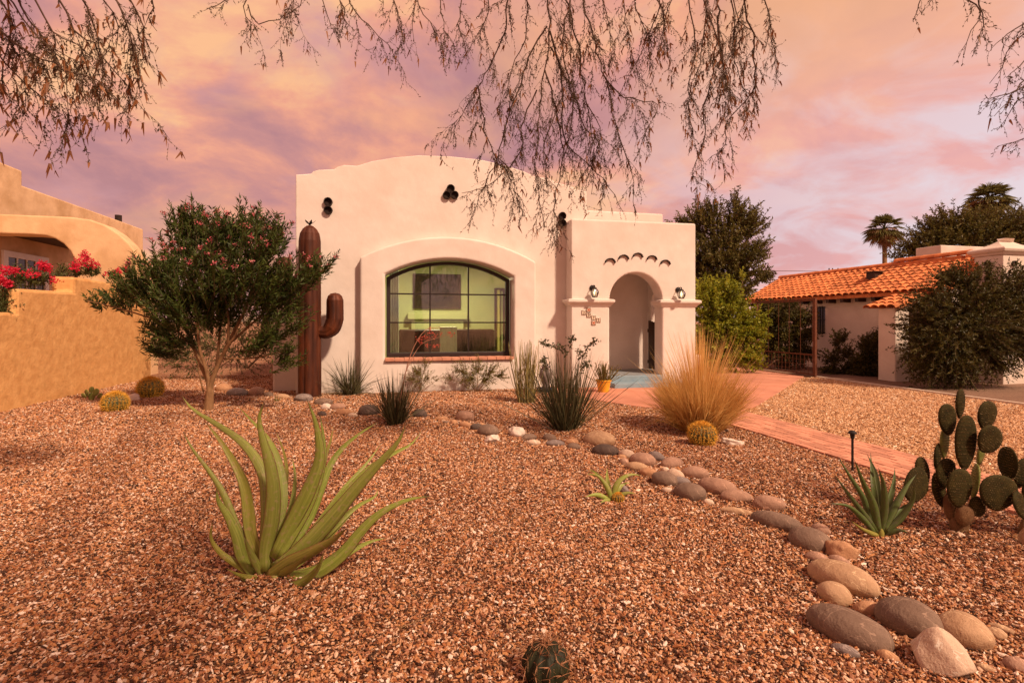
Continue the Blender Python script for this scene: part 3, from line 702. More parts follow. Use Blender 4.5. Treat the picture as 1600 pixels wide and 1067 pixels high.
# courtyard wall with pillar, coped in tile
cw = thing('courtyard_wall', 'low white plaster wall and square pillar with tile coping beside the drive', 'wall', (13.0, 11.3, 0))
V, F = box(12.82, 13.28, 10.95, 11.45, -0.1, 1.96); obj('pillar', V, F, M['stucco_far'], cw, bevel=0.03)
V, F = box(13.283, 14.115, 10.95 + 0.35, 11.6, -0.1, 1.9); obj('wall', V, F, M['stucco_far'], cw, bevel=0.03)
V, F = wall_panel([(12.74, 1.962), (14.1, 2.42), (14.1, 2.36), (12.9, 1.955)][::-1], [], 10.85, 11.75, 'Y'); cp = obj('coping', V, F, M['clay'], cw)
sl2 = math.atan2(0.46, 1.36); up = Vector((math.cos(sl2 - .05), 0, math.sin(sl2 - .05))); ax = Vector((0, -1, 0)); nz = ax.cross(up)
for c_ in range(4):
    for r in range(5):
        P = Vector((12.66 + r * 0.29 * math.cos(sl2), 10.93 + c_ * 0.235, 1.955 + r * 0.29 * math.sin(sl2))) - WL[cw.name]
        o = link('tile', random.choice(tms), None, cp); o.matrix_local = Matrix.Translation(P) @ Matrix((ax, up, nz)).transposed().to_4x4() @ Matrix.Scale(1.25, 4, (0, 1, 0))
# iron gate beside the drive
gt = thing('iron_gate', 'tall rusty iron gate with mesh panel standing at the end of the red path', 'gate', (11.62, 12.3, 0))
gy0, gy1, gzt = 12.33, 14.75, 2.22
for y, w in ((gy0, 0.036), (gy1, 0.03)):
    V, F = box(11.62 - w, 11.62 + w, y - w, y + w, -0.05, gzt); obj('post', V, F, M['rust_iron'], gt)
for z in (0.06, 0.62, gzt - 0.04):
    V, F = box(11.605, 11.635, gy0 + .05, gy1 - .03, z, z + 0.035); obj('rail', V, F, M['rust_iron'], gt)
for k in range(16):
    y = gy0 + 0.1 + (gy1 - gy0 - 0.2) * k / 15; V, F = tube([(11.62, y, 0.09), (11.62, y, 0.62)] if k % 3 else [(11.62, y, 0.09), (11.62, y, gzt - 0.04)], 0.007, 5); obj('bar', V, F, M['rust_iron'], gt)
for z in (0.2, 0.34, 0.48):
    V, F = tube([(11.63, gy0 + .05, z), (11.63, gy1 - .03, z)], 0.005, 4); obj('mesh_wire', V, F, M['rust_iron'], gt)
V, F = box(11.595, 11.645, gy0 - .036, 15.2, gzt, gzt + 0.04); obj('top_beam', V, F, M['rust_iron'], gt)
# ================================================================ vegetation helpers
def unit(v): return v / np.maximum(np.linalg.norm(v, axis=-1, keepdims=True), 1e-9)
def rnd_dirs(n): return unit(rng.normal(size=(n, 3)))
def leaf_quads(P, Dr, L, Wd, fold=0.25):
    """a lens-shaped leaf per row: 6 corners, two quads bent along the midrib"""
    n = len(P); Dr = unit(Dr)
    S = unit(np.cross(Dr, rnd_dirs(n))); N = np.cross(S, Dr)
    L = np.broadcast_to(np.asarray(L, float), (n,))[:, None]; Wd = np.broadcast_to(np.asarray(Wd, float), (n,))[:, None]
    c1 = P + Dr * L * 0.35 + S * Wd * 0.5 + N * Wd * fold
    c2 = P + Dr * L * 0.35 - S * Wd * 0.5 + N * Wd * fold
    tip = P + Dr * L - N * L * 0.06
    V = np.stack([P, c1, tip, c2], 1).reshape(-1, 3)
    b = (np.arange(n) * 4)[:, None]
    return V, np.concatenate([b, b + 1, b + 2, b + 3], 1)
def ribbons(B, Dr, L, w, k=0.3, seg=5, power=2.0, side=None):
    """grass blades: n curved strips that droop, tapering to a point"""
    n = len(B); Dr = unit(Dr); L = np.broadcast_to(np.asarray(L, float), (n,))[:, None]; w = np.broadcast_to(np.asarray(w, float), (n,))[:, None]; k = np.broadcast_to(np.asarray(k, float), (n,))[:, None]
    S = unit(np.cross(Dr, rnd_dirs(n))) if side is None else side
    rows = []
    for i in range(seg + 1):
        t = i / seg
        C = B + Dr * L * t; C = C + np.array([0, 0, -1.0]) * L * k * t ** power
        ww = w * (1 - t) ** 0.6 * 0.5 + 0.0004
        rows += [C - S * ww, C + S * ww]
    V = np.stack(rows, 1).reshape(-1, 3)
    m = 2 * (seg + 1); b = (np.arange(n) * m)[:, None, None]
    q = np.array([[2 * i, 2 * i + 1, 2 * i + 3, 2 * i + 2] for i in range(seg)])[None]
    return V, (b + q).reshape(-1, 4), m
def merge(parts):
    Vs, Fs, off = [], [], 0
    for V, F in parts:
        V = np.asarray([tuple(v) for v in V]) if not isinstance(V, np.ndarray) else V
        Vs.append(V); Fs.append(np.asarray(F) + off); off += len(V)
    return np.concatenate(Vs), np.concatenate(Fs)
def twig_strips(A, B, w):
    """thin three-sided twigs between two sets of points"""
    n = len(A); T = unit(B - A); S = unit(np.cross(T, rnd_dirs(n))); U = np.cross(S, T)
    w = np.broadcast_to(np.asarray(w, float), (n,))[:, None]
    V = []
    for P, k in ((A, 1.0), (B, 0.45)):
        for a in (0, 2.094, 4.189): V.append(P + (S * math.cos(a) + U * math.sin(a)) * w * k)
    V = np.stack(V, 1).reshape(-1, 3); b = (np.arange(n) * 6)[:, None, None]
    q = np.array([[0, 1, 4, 3], [1, 2, 5, 4], [2, 0, 3, 5]])[None]
    return V, (b + q).reshape(-1, 4)
def sprays(O, Dr, length, nleaf, lL, lW, spread=0.9, droop=0.0):
    """leafy shoots: each origin gets a twig of that direction set with leaves; returns leaves, twigs, tint"""
    n = len(O); Dr = unit(Dr); Ls = length * rng.uniform(0.6, 1.25, n)
    tip = O + Dr * Ls[:, None] - np.array([0, 0, 1.0]) * (droop * Ls)[:, None]
    t = np.tile((np.arange(nleaf) + 0.5) / nleaf, (n, 1)) + rng.uniform(-.04, .04, (n, nleaf))
    P = O[:, None] + (tip - O)[:, None] * t[..., None]
    Dl = unit(tip - O)[:, None] * (1.0 - spread * 0.5) + rnd_dirs(n * nleaf).reshape(n, nleaf, 3) * spread
    P = P.reshape(-1, 3); Dl = Dl.reshape(-1, 3); m = len(P)
    V, F = leaf_quads(P, Dl, lL * rng.uniform(0.7, 1.25, m), lW * rng.uniform(0.75, 1.2, m))
    base = rng.uniform(0, 1, n); tint = np.clip(np.repeat(base, nleaf) * 0.7 + rng.uniform(0, 0.35, m), 0, 1)
    return (V, F), (O, tip), np.repeat(tint, 4)
def blob_points(blobs, n, shell=0.5):
    w = np.array([b[3] * b[4] * b[5] for b in blobs]) ** 0.75; idx = rng.choice(len(blobs), n, p=w / w.sum())
    B = np.array(blobs)[idx]; d = rnd_dirs(n); r = rng.uniform(0, 1, n) ** shell
    return B[:, :3] + d * r[:, None] * B[:, 3:6], d, idx
def plant(name, label, cat, base, blobs, nsp, slen, nleaf, lL, lW, lmat, bmat, spread=0.9, up=0.4, droop=0.0, stem_r=0.03, trunk='trunk', shell=0.5, tw=0.004, group=None, origin=None, forks=None):
    t_ = thing(name, label, cat, base, group)
    base = Vector(base); mean = Vector(np.average(np.array(blobs)[:, :3], axis=0)) if origin is None else Vector(origin)
    O, d, idx = blob_points(blobs, nsp, shell)
    Dr = unit(O - np.array(mean)) * 0.7 + d * 0.6 + np.array([0, 0, up])
    O = O - unit(Dr) * slen * 0.5
    lv, (A, B), tint = sprays(O, Dr, slen, nleaf, lL, lW, spread, droop)
    obj('crown', lv[0], lv[1], lmat, t_, attrs={'tint': tint}, kind='stuff')
    tv = twig_strips(A, B, tw)
    C = np.array(blobs)[idx][:, :3]; sel = rng.uniform(0, 1, nsp) < 0.35
    tv2 = twig_strips(C[sel] * 0.8 + A[sel] * 0.2, A[sel], tw * 1.8)
    V, F = merge([tv, tv2]); obj('twigs', V, F, bmat, t_, kind='stuff')
    fk = [base + (mean - base) * 0.35] if forks is None else [Vector(f) for f in forks]
    if trunk == 'trunk':
        V, F = tube(catmull([base - Vector((0, 0, .08)), base + (fk[0] - base) * 0.5 + Vector((.01, .01, 0)), fk[0]], 7), [stem_r * k for k in (1.25, 1.05, 1, .95, .92, .9, .88)], 9); obj('trunk', V, F, bmat, t_, smooth=True)
    for i, b in enumerate(blobs[:14]):
        c_ = Vector(b[:3]); s_ = fk[i % len(fk)] if trunk == 'trunk' else base - Vector((0, 0, .03))
        mid = s_.lerp(c_, 0.5) + Vector((random.uniform(-.1, .1) * b[3], random.uniform(-.1, .1) * b[3], 0.12 * b[5]))
        V, F = tube(catmull([s_, mid, c_], 7), [stem_r * k for k in (0.7, .6, .5, .42, .33, .25, .15)], 6); obj('limb', V, F, bmat, t_, smooth=True)
    return t_
def blobs_px(lst, z, flat=1.0, dz=0.0):
    """crown masses measured in the picture, at depth z: (px, py, radius px[, depth offset m])"""
    out = []
    for b in lst:
        zz = z + (b[3] if len(b) > 3 else 0); c_ = D(b[0], b[1], zz); r_ = b[2] * zz / 800
        out.append((c_.x, c_.y, c_.z, r_, r_ * flat, r_))
    return out

# ================================================================ flowering shrub tree on the left
L_ol = leaf_mat('narrow_green_leaf', (0.020, 0.038, 0.009), (0.095, 0.125, 0.020), 0.25)
ob = G(325, 641); OB = (ob.x, ob.y, 0)
zo = project(OB)[2]
lst = [(150, 470, 17), (185, 468, 30), (222, 455, 42), (255, 430, 46), (262, 480, 42), (300, 395, 55), (285, 350, 30), (318, 352, 30), (355, 370, 48), (340, 430, 60), (305, 475, 55), (278, 528, 34), (258, 548, 24), (240, 535, 16), (345, 485, 46), (390, 355, 32), (415, 385, 48), (432, 375, 26), (395, 440, 60), (430, 470, 55), (455, 436, 36), (488, 428, 26), (512, 420, 16), (425, 530, 34), (448, 558, 20), (462, 505, 22), (400, 545, 22), (245, 515, 20), (440, 575, 12)]
crown = []
for i, b in enumerate(lst):
    crown.append((b[0], b[1], b[2] * 0.74, random.uniform(-0.45, 0.45) if b[2] > 30 else random.uniform(-.25, .25)))
bl = blobs_px(crown, zo, 1.15)
ot = thing('flowering_shrub', 'broad dark green shrub tree with pink blossom tips in front of the tan wall', 'shrub', OB)
O, d, idx = blob_points(bl, 1500, 0.5)
cen = np.array(D(330, 540, zo))
Dr = unit(O - cen) * 0.8 + d * 0.3 + np.array([0, 0, 0.62])
lv, (A, B), tint = sprays(O - unit(Dr) * 0.20, Dr, 0.42, 24, 0.105, 0.024, 0.62)
obj('crown', lv[0], lv[1], L_ol, ot, attrs={'tint': tint}, kind='stuff')
sel = rng.uniform(0, 1, len(A)) < 0.3; C = np.array(bl)[idx][:, :3]
V, F = merge([twig_strips(A, B, 0.004), twig_strips(C[sel], A[sel], 0.007)]); obj('twigs', V, F, M['bark'], ot, kind='stuff')
Lp = leaf_mat('pink_petal', (0.58, 0.08, 0.12), (0.68, 0.28, 0.27), 0.3)
hi = [i for i in range(len(B)) if B[i][2] > 2.35 + 0.35 * random.random()]
hi = [i for i in hi if np.linalg.norm((B[i] - cen)[[0, 2]]) > 0.95]
random.shuffle(hi)
fp = np.array([B[i] for i in hi[:170]])
Pf = np.repeat(fp, 16, 0) + rng.normal(size=(len(fp) * 16, 3)) * 0.018
V, F = leaf_quads(Pf, rnd_dirs(len(Pf)) + np.array([0, 0, .5]), 0.034, 0.026); obj('blossom', V, F, Lp, ot, attrs={'tint': np.repeat(rng.uniform(0, 1, len(Pf)), 4)}, kind='stuff')
def pxpath(pts, z, jit=0.0):
    return [D(p[0], p[1], z + (p[2] if len(p) > 2 else 0)) for p in pts]
fork = D(328, 600, zo)
V, F = tube(catmull([D(323, 648, zo), D(325, 640, zo), D(328, 618, zo), fork], 8), [0.125, 0.10, 0.088, 0.08, 0.074, 0.066, 0.055, 0.03], 12); obj('trunk', V, F, M['bark_pale'], ot, smooth=True)
for pts, r_ in (([(327, 616), (325, 596), (312, 565), (300, 535, .1), (275, 480, .2), (240, 440, .2)], .05), ([(328, 616), (331, 596), (342, 568), (356, 540, -.1), (366, 528, -.15), (372, 515, -.2)], .05), ([(327, 616), (326, 598), (320, 570, -.1), (312, 545, -.15), (308, 500, -.2), (300, 400, -.2)], .042), ([(328, 616), (331, 600), (338, 575, .1), (345, 500, .2), (350, 420, .2), (352, 360, .2)], .036), ([(356, 540, -.1), (357, 500, -.1), (352, 460, 0), (356, 430, 0)], .026), ([(305, 548, .1), (270, 512, .1), (220, 492, 0), (170, 478, 0), (137, 470, 0)], .022), ([(360, 535, .1), (400, 500, .25), (450, 455, .3), (500, 425, .2), (520, 418, .1)], .022), ([(318, 612), (312, 588, -.1), (310, 570, -.15), (316, 555, -.2)], .016), ([(345, 560, .1), (390, 560, 0), (430, 552, 0), (455, 545, 0)], .018), ([(352, 545), (390, 470, .2), (420, 400, .2), (440, 370, .1)], .03)):
    P = catmull(pxpath(pts, zo), 12); V, F = tube(P, [r_ * (1 - 0.7 * i / 11) for i in range(12)], 8); obj('limb', V, F, M['bark_pale'], ot, smooth=True)
# scrub in the gap behind it
L_mid = leaf_mat('mid_green_leaf', (0.035, 0.055, 0.014), (0.10, 0.13, 0.028), 0.25)
L_dark = leaf_mat('dark_green_leaf', (0.028, 0.030, 0.008), (0.125, 0.105, 0.022), 0.3)
plant('scrub_bush', 'tangled green bush between the ochre wall end and the white house', 'bush', (-5.2, 15.6, 0), [(-5.9, 15.8, 0.7, .7, .5, .7), (-5.0, 15.6, 0.9, .8, .5, .8), (-4.1, 15.5, 0.8, .7, .5, .8), (-3.4, 15.4, 1.1, .6, .5, .9)], 420, 0.35, 12, 0.07, 0.022, L_mid, M['bark'], stem_r=0.03, trunk='stem')
plant('hedge_shrub', 'dark tall shrub in the gap behind the pink flowering shrub', 'shrub', (-5.0, 19.0, 0), [(-6.6, 19, 1.4, 1.1, .8, 1.3), (-5.0, 19.3, 1.6, 1.2, .8, 1.4), (-3.4, 19, 1.5, 1.2, .8, 1.3)], 520, 0.45, 12, 0.09, 0.035, L_dark, M['bark'], stem_r=0.05, trunk='stem')

# ================================================================ bougainvillea over the garden wall
L_bou = leaf_mat('bougainvillea_leaf', (0.035, 0.05, 0.013), (0.11, 0.12, 0.03), 0.25)
L_red = leaf_mat('red_bract', (0.60, 0.012, 0.05), (0.78, 0.05, 0.11), 0.4)
def bougain(label, lst, reds, base, gx=-7.35, rx=0.25):
    bl = []
    for px, py, r_ in lst:
        c_ = VX(px, py, gx); k = project(c_)[2] / 800; bl.append((c_.x, c_.y, c_.z, r_ * k * .6, r_ * k, r_ * k))
    t_ = plant('bougainvillea', label, 'bougainvillea', base, bl, 60 * len(bl), 0.22, 8, 0.045, 0.026, L_bou, M['bark'], stem_r=0.015, trunk='stem', tw=0.003, group='bougainvillea along the garden wall')
    P = []
    for px, py, r_, n in reds:
        c_ = VX(px, py, gx + rx); k = project(c_)[2] / 800; q = rnd_dirs(n) * (rng.uniform(0, 1, n) ** 0.5)[:, None] * np.array([r_ * k * .7, r_ * k * 1.1, r_ * k]); P.append(np.array(c_) + q)
    P = np.concatenate(P); P = np.repeat(P, 5, 0) + rng.normal(size=(len(P) * 5, 3)) * 0.016
    V, F = leaf_quads(P, rnd_dirs(len(P)), 0.038, 0.03); obj('bracts', V, F, L_red, t_, attrs={'tint': np.repeat(rng.uniform(0, 1, len(P)), 4)}, kind='stuff')
bougain('red bougainvillea spilling over the lowest step of the garden wall', [(8, 470, 20), (14, 450, 16), (0, 485, 16), (28, 465, 10), (44, 466, 6)], [(10, 422, 9, 30), (22, 423, 6, 25), (6, 440, 8, 25), (14, 443, 6, 22), (2, 433, 4, 12)], (-7.0, 10.6, 1.5), -6.98, 0.08)
bougain('red bougainvillea above the middle step of the garden wall', [(30, 432, 14), (48, 436, 15), (66, 434, 14), (84, 430, 12), (98, 425, 11)], [(66, 415, 9, 45), (76, 420, 7, 26), (56, 428, 8, 14), (85, 436, 10, 14), (100, 440, 6, 12), (42, 425, 9, 10)], (-7.35, 12.0, 1.2))
bougain('red bougainvillea on the tallest step of the garden wall beside the shrub', [(118, 424, 12), (136, 421, 12), (150, 424, 9), (178, 430, 8), (200, 425, 8)], [(133, 399, 8, 34), (126, 409, 10, 40), (140, 410, 9, 30), (118, 416, 9, 30), (150, 414, 7, 16), (185, 425, 8, 22), (195, 420, 6, 18), (236, 412, 8, 14), (166, 430, 6, 8)], (-7.35, 13.6, 1.6))

# ================================================================ trees beyond
L_tree = leaf_mat('olive_tree_leaf', (0.045, 0.044, 0.011), (0.20, 0.165, 0.036), 0.35)
L_brt = leaf_mat('bright_citrus_leaf', (0.12, 0.16, 0.012), (0.42, 0.42, 0.035), 0.4)
def tree_px(name, label, cat, lst, z, base, nsp, slen, nleaf, lL, lW, lm, **kw):
    return plant(name, label, cat, base, blobs_px(lst, z, 1.0), nsp, slen, nleaf, lL, lW, lm, M['bark'], **kw)
bz = D(1130, 500, 26); tree_px('juniper_tree', 'tall dark olive green tree rising behind the porch roof', 'tree', [(1060, 360, 18), (1085, 350, 28), (1110, 335, 24), (1130, 370, 38), (1150, 320, 16), (1155, 345, 26), (1175, 350, 22), (1185, 390, 20), (1160, 410, 36), (1110, 410, 40), (1075, 400, 34), (1195, 430, 14), (1150, 450, 34), (1100, 450, 34), (1152, 302, 6), (1178, 325, 8)], 26, (bz.x, bz.y, 0), 2000, 0.6, 16, 0.17, 0.065, L_tree, stem_r=0.22, up=0.9, tw=0.012)
bz = D(1140, 540, 15.8); tree_px('citrus_shrub', 'bright yellow green leafy shrub between the porch and the iron gate', 'shrub', [(1105, 460, 24), (1130, 455, 24), (1110, 490, 30), (1145, 480, 28), (1130, 520, 34), (1170, 505, 26), (1165, 535, 26), (1185, 495, 14), (1100, 530, 26), (1150, 450, 10), (1162, 430, 4), (1185, 520, 14), (1140, 550, 30), (1105, 560, 24), (1172, 560, 20)], 15.8, (bz.x, bz.y, 0), 1700, 0.30, 13, 0.10, 0.052, L_brt, stem_r=0.06, up=0.5)
bz = D(1480, 470, 34); tree_px('mesquite_tree', 'wide dark mesquite tree behind the tiled roof', 'tree', [(1400, 400, 12), (1420, 385, 18), (1450, 365, 24), (1440, 395, 26), (1480, 350, 28), (1470, 385, 30), (1510, 355, 28), (1540, 350, 26), (1575, 350, 28), (1600, 370, 34), (1550, 380, 36), (1510, 390, 36), (1610, 345, 20), (1640, 380, 40)], 34, (bz.x, bz.y, 0), 2300, 0.85, 18, 0.20, 0.075, L_tree, stem_r=0.28, up=0.5, tw=0.014)
bz = G(1490, 600); bz.y = 10.2
z0 = 12.1; b_ = D(1500, 598, z0)
tree_px('large_bush', 'large dark drooping bush in front of the white courtyard wall', 'bush', [(1440, 500, 30), (1440, 540, 36), (1470, 470, 36), (1475, 520, 48), (1480, 560, 44), (1520, 450, 36), (1530, 500, 52), (1535, 545, 44), (1570, 445, 28), (1580, 490, 46), (1590, 530, 44), (1500, 430, 22), (1610, 470, 44), (1620, 520, 40), (1560, 570, 22), (1430, 470, 16), (1450, 575, 26), (1500, 580, 24), (1480, 430, 18), (1545, 420, 16), (1600, 430, 24)], z0, (b_.x, b_.y, 0), 3000, 0.40, 20, 0.075, 0.028, L_dark, stem_r=0.06, droop=0.25, up=0.35)
for lab, lst, zz, n, lm in (('dark leafy shrub with pale twigs under the barred window', [(1300, 560, 14), (1310, 530, 12), (1320, 550, 16), (1335, 570, 16), (1295, 580, 14), (1318, 525, 8), (1320, 582, 18)], 15.5, 420, L_dark), ('dense dark shrub against the neighbour wall beside the square pillar', [(1355, 540, 16), (1365, 560, 18), (1350, 575, 16), (1372, 530, 14), (1345, 560, 12), (1370, 582, 14)], 14.9, 620, L_dark)):
    b_ = D(lst[0][0], 592, zz); tree_px('shrub', lab, 'shrub', lst, zz, (b_.x, b_.y, 0), n, 0.25, 14, 0.065, 0.032, lm, stem_r=0.03, trunk='stem', group='dark shrubs along the neighbour wall')
zz = 17.2; b_ = D(1225, 582, zz)
tree_px('vine_thicket', 'dark vine thicket hanging behind the iron gate', 'vine', [(1205, 490, 22), (1230, 490, 24), (1255, 495, 20), (1215, 520, 24), (1245, 525, 24), (1235, 555, 22), (1205, 545, 20), (1262, 520, 12), (1258, 550, 16), (1195, 510, 18), (1190, 480, 14)], zz, (b_.x, b_.y, 0), 1300, 0.35, 15, 0.085, 0.042, L_dark, stem_r=0.04, trunk='stem', droop=0.3)
c_ = D(1223, 467, 17.0); P = np.array(c_) + rng.normal(size=(160, 3)) * np.array([.16, .16, .07])
# ---------------- palms
L_palm = leaf_mat('palm_frond', (0.07, 0.075, 0.02), (0.19, 0.17, 0.05), 0.3)
L_dead = leaf_mat('dead_palm_frond', (0.20, 0.11, 0.05), (0.38, 0.22, 0.11), 0.2)
def palm(label, px, py, z, rpx, nf=46):
    c_ = D(px, py, z); r_ = rpx * z / 800; t_ = thing('palm_tree', label, 'palm', (c_.x, c_.y, 0), 'palms beyond the tiled roof')
    V, F = tube([(c_.x, c_.y, -0.1), (c_.x + .05, c_.y, c_.z * .5), (c_.x, c_.y, c_.z - 0.15 * r_)], [0.032 * z / 6.5, 0.028 * z / 6.5, 0.024 * z / 6.5], 10); obj('trunk', V, F, M['bark_pale'], t_, smooth=True)
    for nm, lm, n, e0, e1, rr in (('fronds', L_palm, nf, -35, 85, 1.0), ('dead_skirt', L_dead, 34, -88, 5, 0.85)):
        Vs = []
        for k in range(n):
            az = random.uniform(0, 6.283); el = R(random.uniform(e0, e1)); d = np.array([math.cos(az) * math.cos(el), math.sin(az) * math.cos(el), math.sin(el)])
            s = np.cross(d, [0, 0, 1.0]); s = s / max(np.linalg.norm(s), 1e-6)
            st = np.array(c_) + d * r_ * 0.42 * rr; m_ = 15
            a = np.linspace(-1.25, 1.25, m_)[:, None]; dd = d * np.cos(a) + s * np.sin(a)
            Vb, Fb, _ = ribbons(np.repeat(st[None], m_, 0), dd, r_ * rr * 0.62 * (1 - 0.25 * np.abs(a[:, 0])), 0.07 * r_, 0.45, 4); Vs.append((Vb, Fb))
            Vs.append(twig_strips(np.array([c_]), st[None], 0.02 * r_))
        V, F = merge(Vs); obj(nm, V, F, lm, t_, attrs={'tint': rng.uniform(0, 1, len(V))}, kind='stuff')
palm('slender fan palm standing alone in the sky left of the mesquite', 1382, 358, 60, 32)
palm('fan palm whose crown pokes up out of the mesquite', 1545, 313, 48, 38)
# utility pole and wire far behind
up_ = thing('utility_pole', 'distant utility pole crossarm just above the tiled roof ridge', 'pole', (*D(1304, 430, 75).xy, 0))
c_ = D(1304, 424, 75)
V, F = tube([(c_.x, c_.y, 0), (c_.x, c_.y, c_.z + 0.3)], 0.16, 8); obj('pole', V, F, M['wood_dark'], up_)
rgt = Vector((CA, -SA, 0))
V, F = tube([c_ - rgt * 0.9, c_ + rgt * 1.2], 0.11, 6); obj('crossarm', V, F, M['wood_dark'], up_)
for k in (-0.8, -0.3, 0.5, 1.1):
    q = c_ + rgt * k; V, F = tube([q + Vector((0, 0, .1)), q + Vector((0, 0, .45))], 0.09, 6); obj('insulator', V, F, M['wood_dark'], up_)
V, F = tube([c_ - rgt * 0.8, c_ - rgt * 14 + Vector((0, 0, .1))], 0.035, 4); obj('wire', V, F, M['wood_dark'], up_)

# ================================================================ agaves
m, nt, p = new_mat('agave_skin'); M['agave'] = m
a_ = nd(nt, 'ShaderNodeAttribute', attribute_name='tint'); ac = nd(nt, 'ShaderNodeAttribute', attribute_name='across'); al = nd(nt, 'ShaderNodeAttribute', attribute_name='along')
t = nd(nt, 'ShaderNodeTexCoord'); oi = nd(nt, 'ShaderNodeObjectInfo')
cv = nd(nt, 'ShaderNodeCombineXYZ'); lk(nt, math_n(nt, 'MULTIPLY', ac.outputs['Fac'], 3.2), cv.inputs[0]); lk(nt, math_n(nt, 'MULTIPLY', al.outputs['Fac'], 2.0), cv.inputs[1]); lk(nt, math_n(nt, 'MULTIPLY', oi.outputs['Random'], 40.0), cv.inputs[2])
n_ = nd(nt, 'ShaderNodeTexNoise', i_Scale=1.6, i_Detail=7, i_Roughness=0.6); lk(nt, cv.outputs[0], n_.inputs['Vector'])
n2_ = nd(nt, 'ShaderNodeTexNoise', i_Scale=38.0, i_Detail=6); lk(nt, t.outputs['Object'], n2_.inputs['Vector'])
col = ramp_n(nt, n_.outputs[0], [(0.30, (0.16, 0.215, 0.034)), (0.50, (0.25, 0.315, 0.050)), (0.64, (0.32, 0.385, 0.085)), (0.80, (0.44, 0.47, 0.16))])
col = mix_n(nt, ramp_n(nt, n2_.outputs[0], [(0.54, 0.0), (0.68, 0.7)]), col, (0.38, 0.31, 0.16))
col = mix_n(nt, math_n(nt, 'MULTIPLY', oi.outputs['Random'], 0.35), col, (0.20, 0.17, 0.06))
col = mix_n(nt, ramp_n(nt, a_.outputs['Fac'], [(0.80, 0.0), (0.97, 0.85)]), col, (0.24, 0.15, 0.055))
col = mix_n(nt, ramp_n(nt, al.outputs['Fac'], [(0.90, 0.0), (0.985, 1.0)]), col, (0.09, 0.045, 0.022))
lk(nt, col, p.inputs['Base Color']); p.inputs['Roughness'].default_value = 0.5; p.inputs['Specular IOR Level'].default_value = 0.35
bn = nd(nt, 'ShaderNodeBump', i_Strength=0.25, i_Distance=0.006); lk(nt, n_.outputs[0], bn.inputs['Height'])
bn2 = nd(nt, 'ShaderNodeBump', i_Strength=0.15, i_Distance=0.003); lk(nt, n2_.outputs[0], bn2.inputs['Height']); lk(nt, bn.outputs[0], bn2.inputs['Normal']); lk(nt, bn2.outputs[0], p.inputs['Normal'])
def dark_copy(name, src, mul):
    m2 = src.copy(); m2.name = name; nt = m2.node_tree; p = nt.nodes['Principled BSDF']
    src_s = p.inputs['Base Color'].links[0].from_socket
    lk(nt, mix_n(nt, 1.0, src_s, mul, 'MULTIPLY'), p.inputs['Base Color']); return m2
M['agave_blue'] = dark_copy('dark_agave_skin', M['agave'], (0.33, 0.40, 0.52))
M['agave_brown'] = dark_copy('dry_agave_skin', M['agave'], (0.95, 0.78, 0.72))
def agave(name, label, base, leaves, z0, ox, oy, sc, mt, heart=0.05, wk=0.88):
    t_ = thing(name, label, 'agave', base)
    for pts, wpx, dep, sgn, *ex in leaves:
        pts = pts[::-1]; n = len(pts)
        P = [D(ox + q[0] / sc, oy + q[1] / sc, z0 + dep * (i / (n - 1)) ** 1.2) for i, q in enumerate(pts)]
        N_ = 18; Q = catmull(P, N_); w0 = wpx / sc * z0 / 800 / 2 * wk
        rs = []; tint = []; acr = []; alo = []
        for i in range(N_):
            t = i / (N_ - 1); T = (Q[min(i + 1, N_ - 1)] - Q[max(i - 1, 0)]).normalized()
            view = (CAM - Q[i]).normalized(); S = T.cross(view).normalized(); Nn = S.cross(T).normalized()
            if Nn.dot(view) < 0: Nn = -Nn
            roll = 0.28 * math.sin(t * 2 + dep * 9); S2 = S * math.cos(roll) + Nn * math.sin(roll); N2 = Nn * math.cos(roll) - S * math.sin(roll)
            f = (0.72 + 0.28 * min(t / 0.3, 1)) * max(0.015, 1 - max(0, (t - 0.22) / 0.78) ** 1.35)
            w = w0 * f; ring = []
            ks = (-1, -0.85, -0.5, 0, 0.5, 0.85, 1)
            for k in ks:
                ring.append(Q[i] + S2 * (w * k) + N2 * (sgn * w * 0.55 * (1 - k * k))); tint.append(abs(k)); acr.append(k); alo.append(t)
            for k in reversed(ks[1:-1]):
                ring.append(Q[i] + S2 * (w * k) + N2 * (sgn * w * (0.55 * (1 - k * k) - 0.32 * (1 - k * k) ** 0.6))); tint.append(abs(k) * 0.9); acr.append(k + 3); alo.append(t)
            rs.append(ring)
        V, F = rings(rs); mm = M['agave_brown'] if ex else mt
        obj('leaf', V, F, mm, t_, smooth=True, attrs={'tint': tint, 'across': acr, 'along': alo})
    V, F = lathe([(0.02, 0.0 - .05), (heart, -0.02), (heart * 1.2, 0.02), (heart * .8, 0.05), (0.01, 0.07)], base, 14); obj('heart', V, F, M['agave_brown'], t_, smooth=True, attrs={'tint': [0.5] * len(V)})
    return t_
b = G(432, 908)
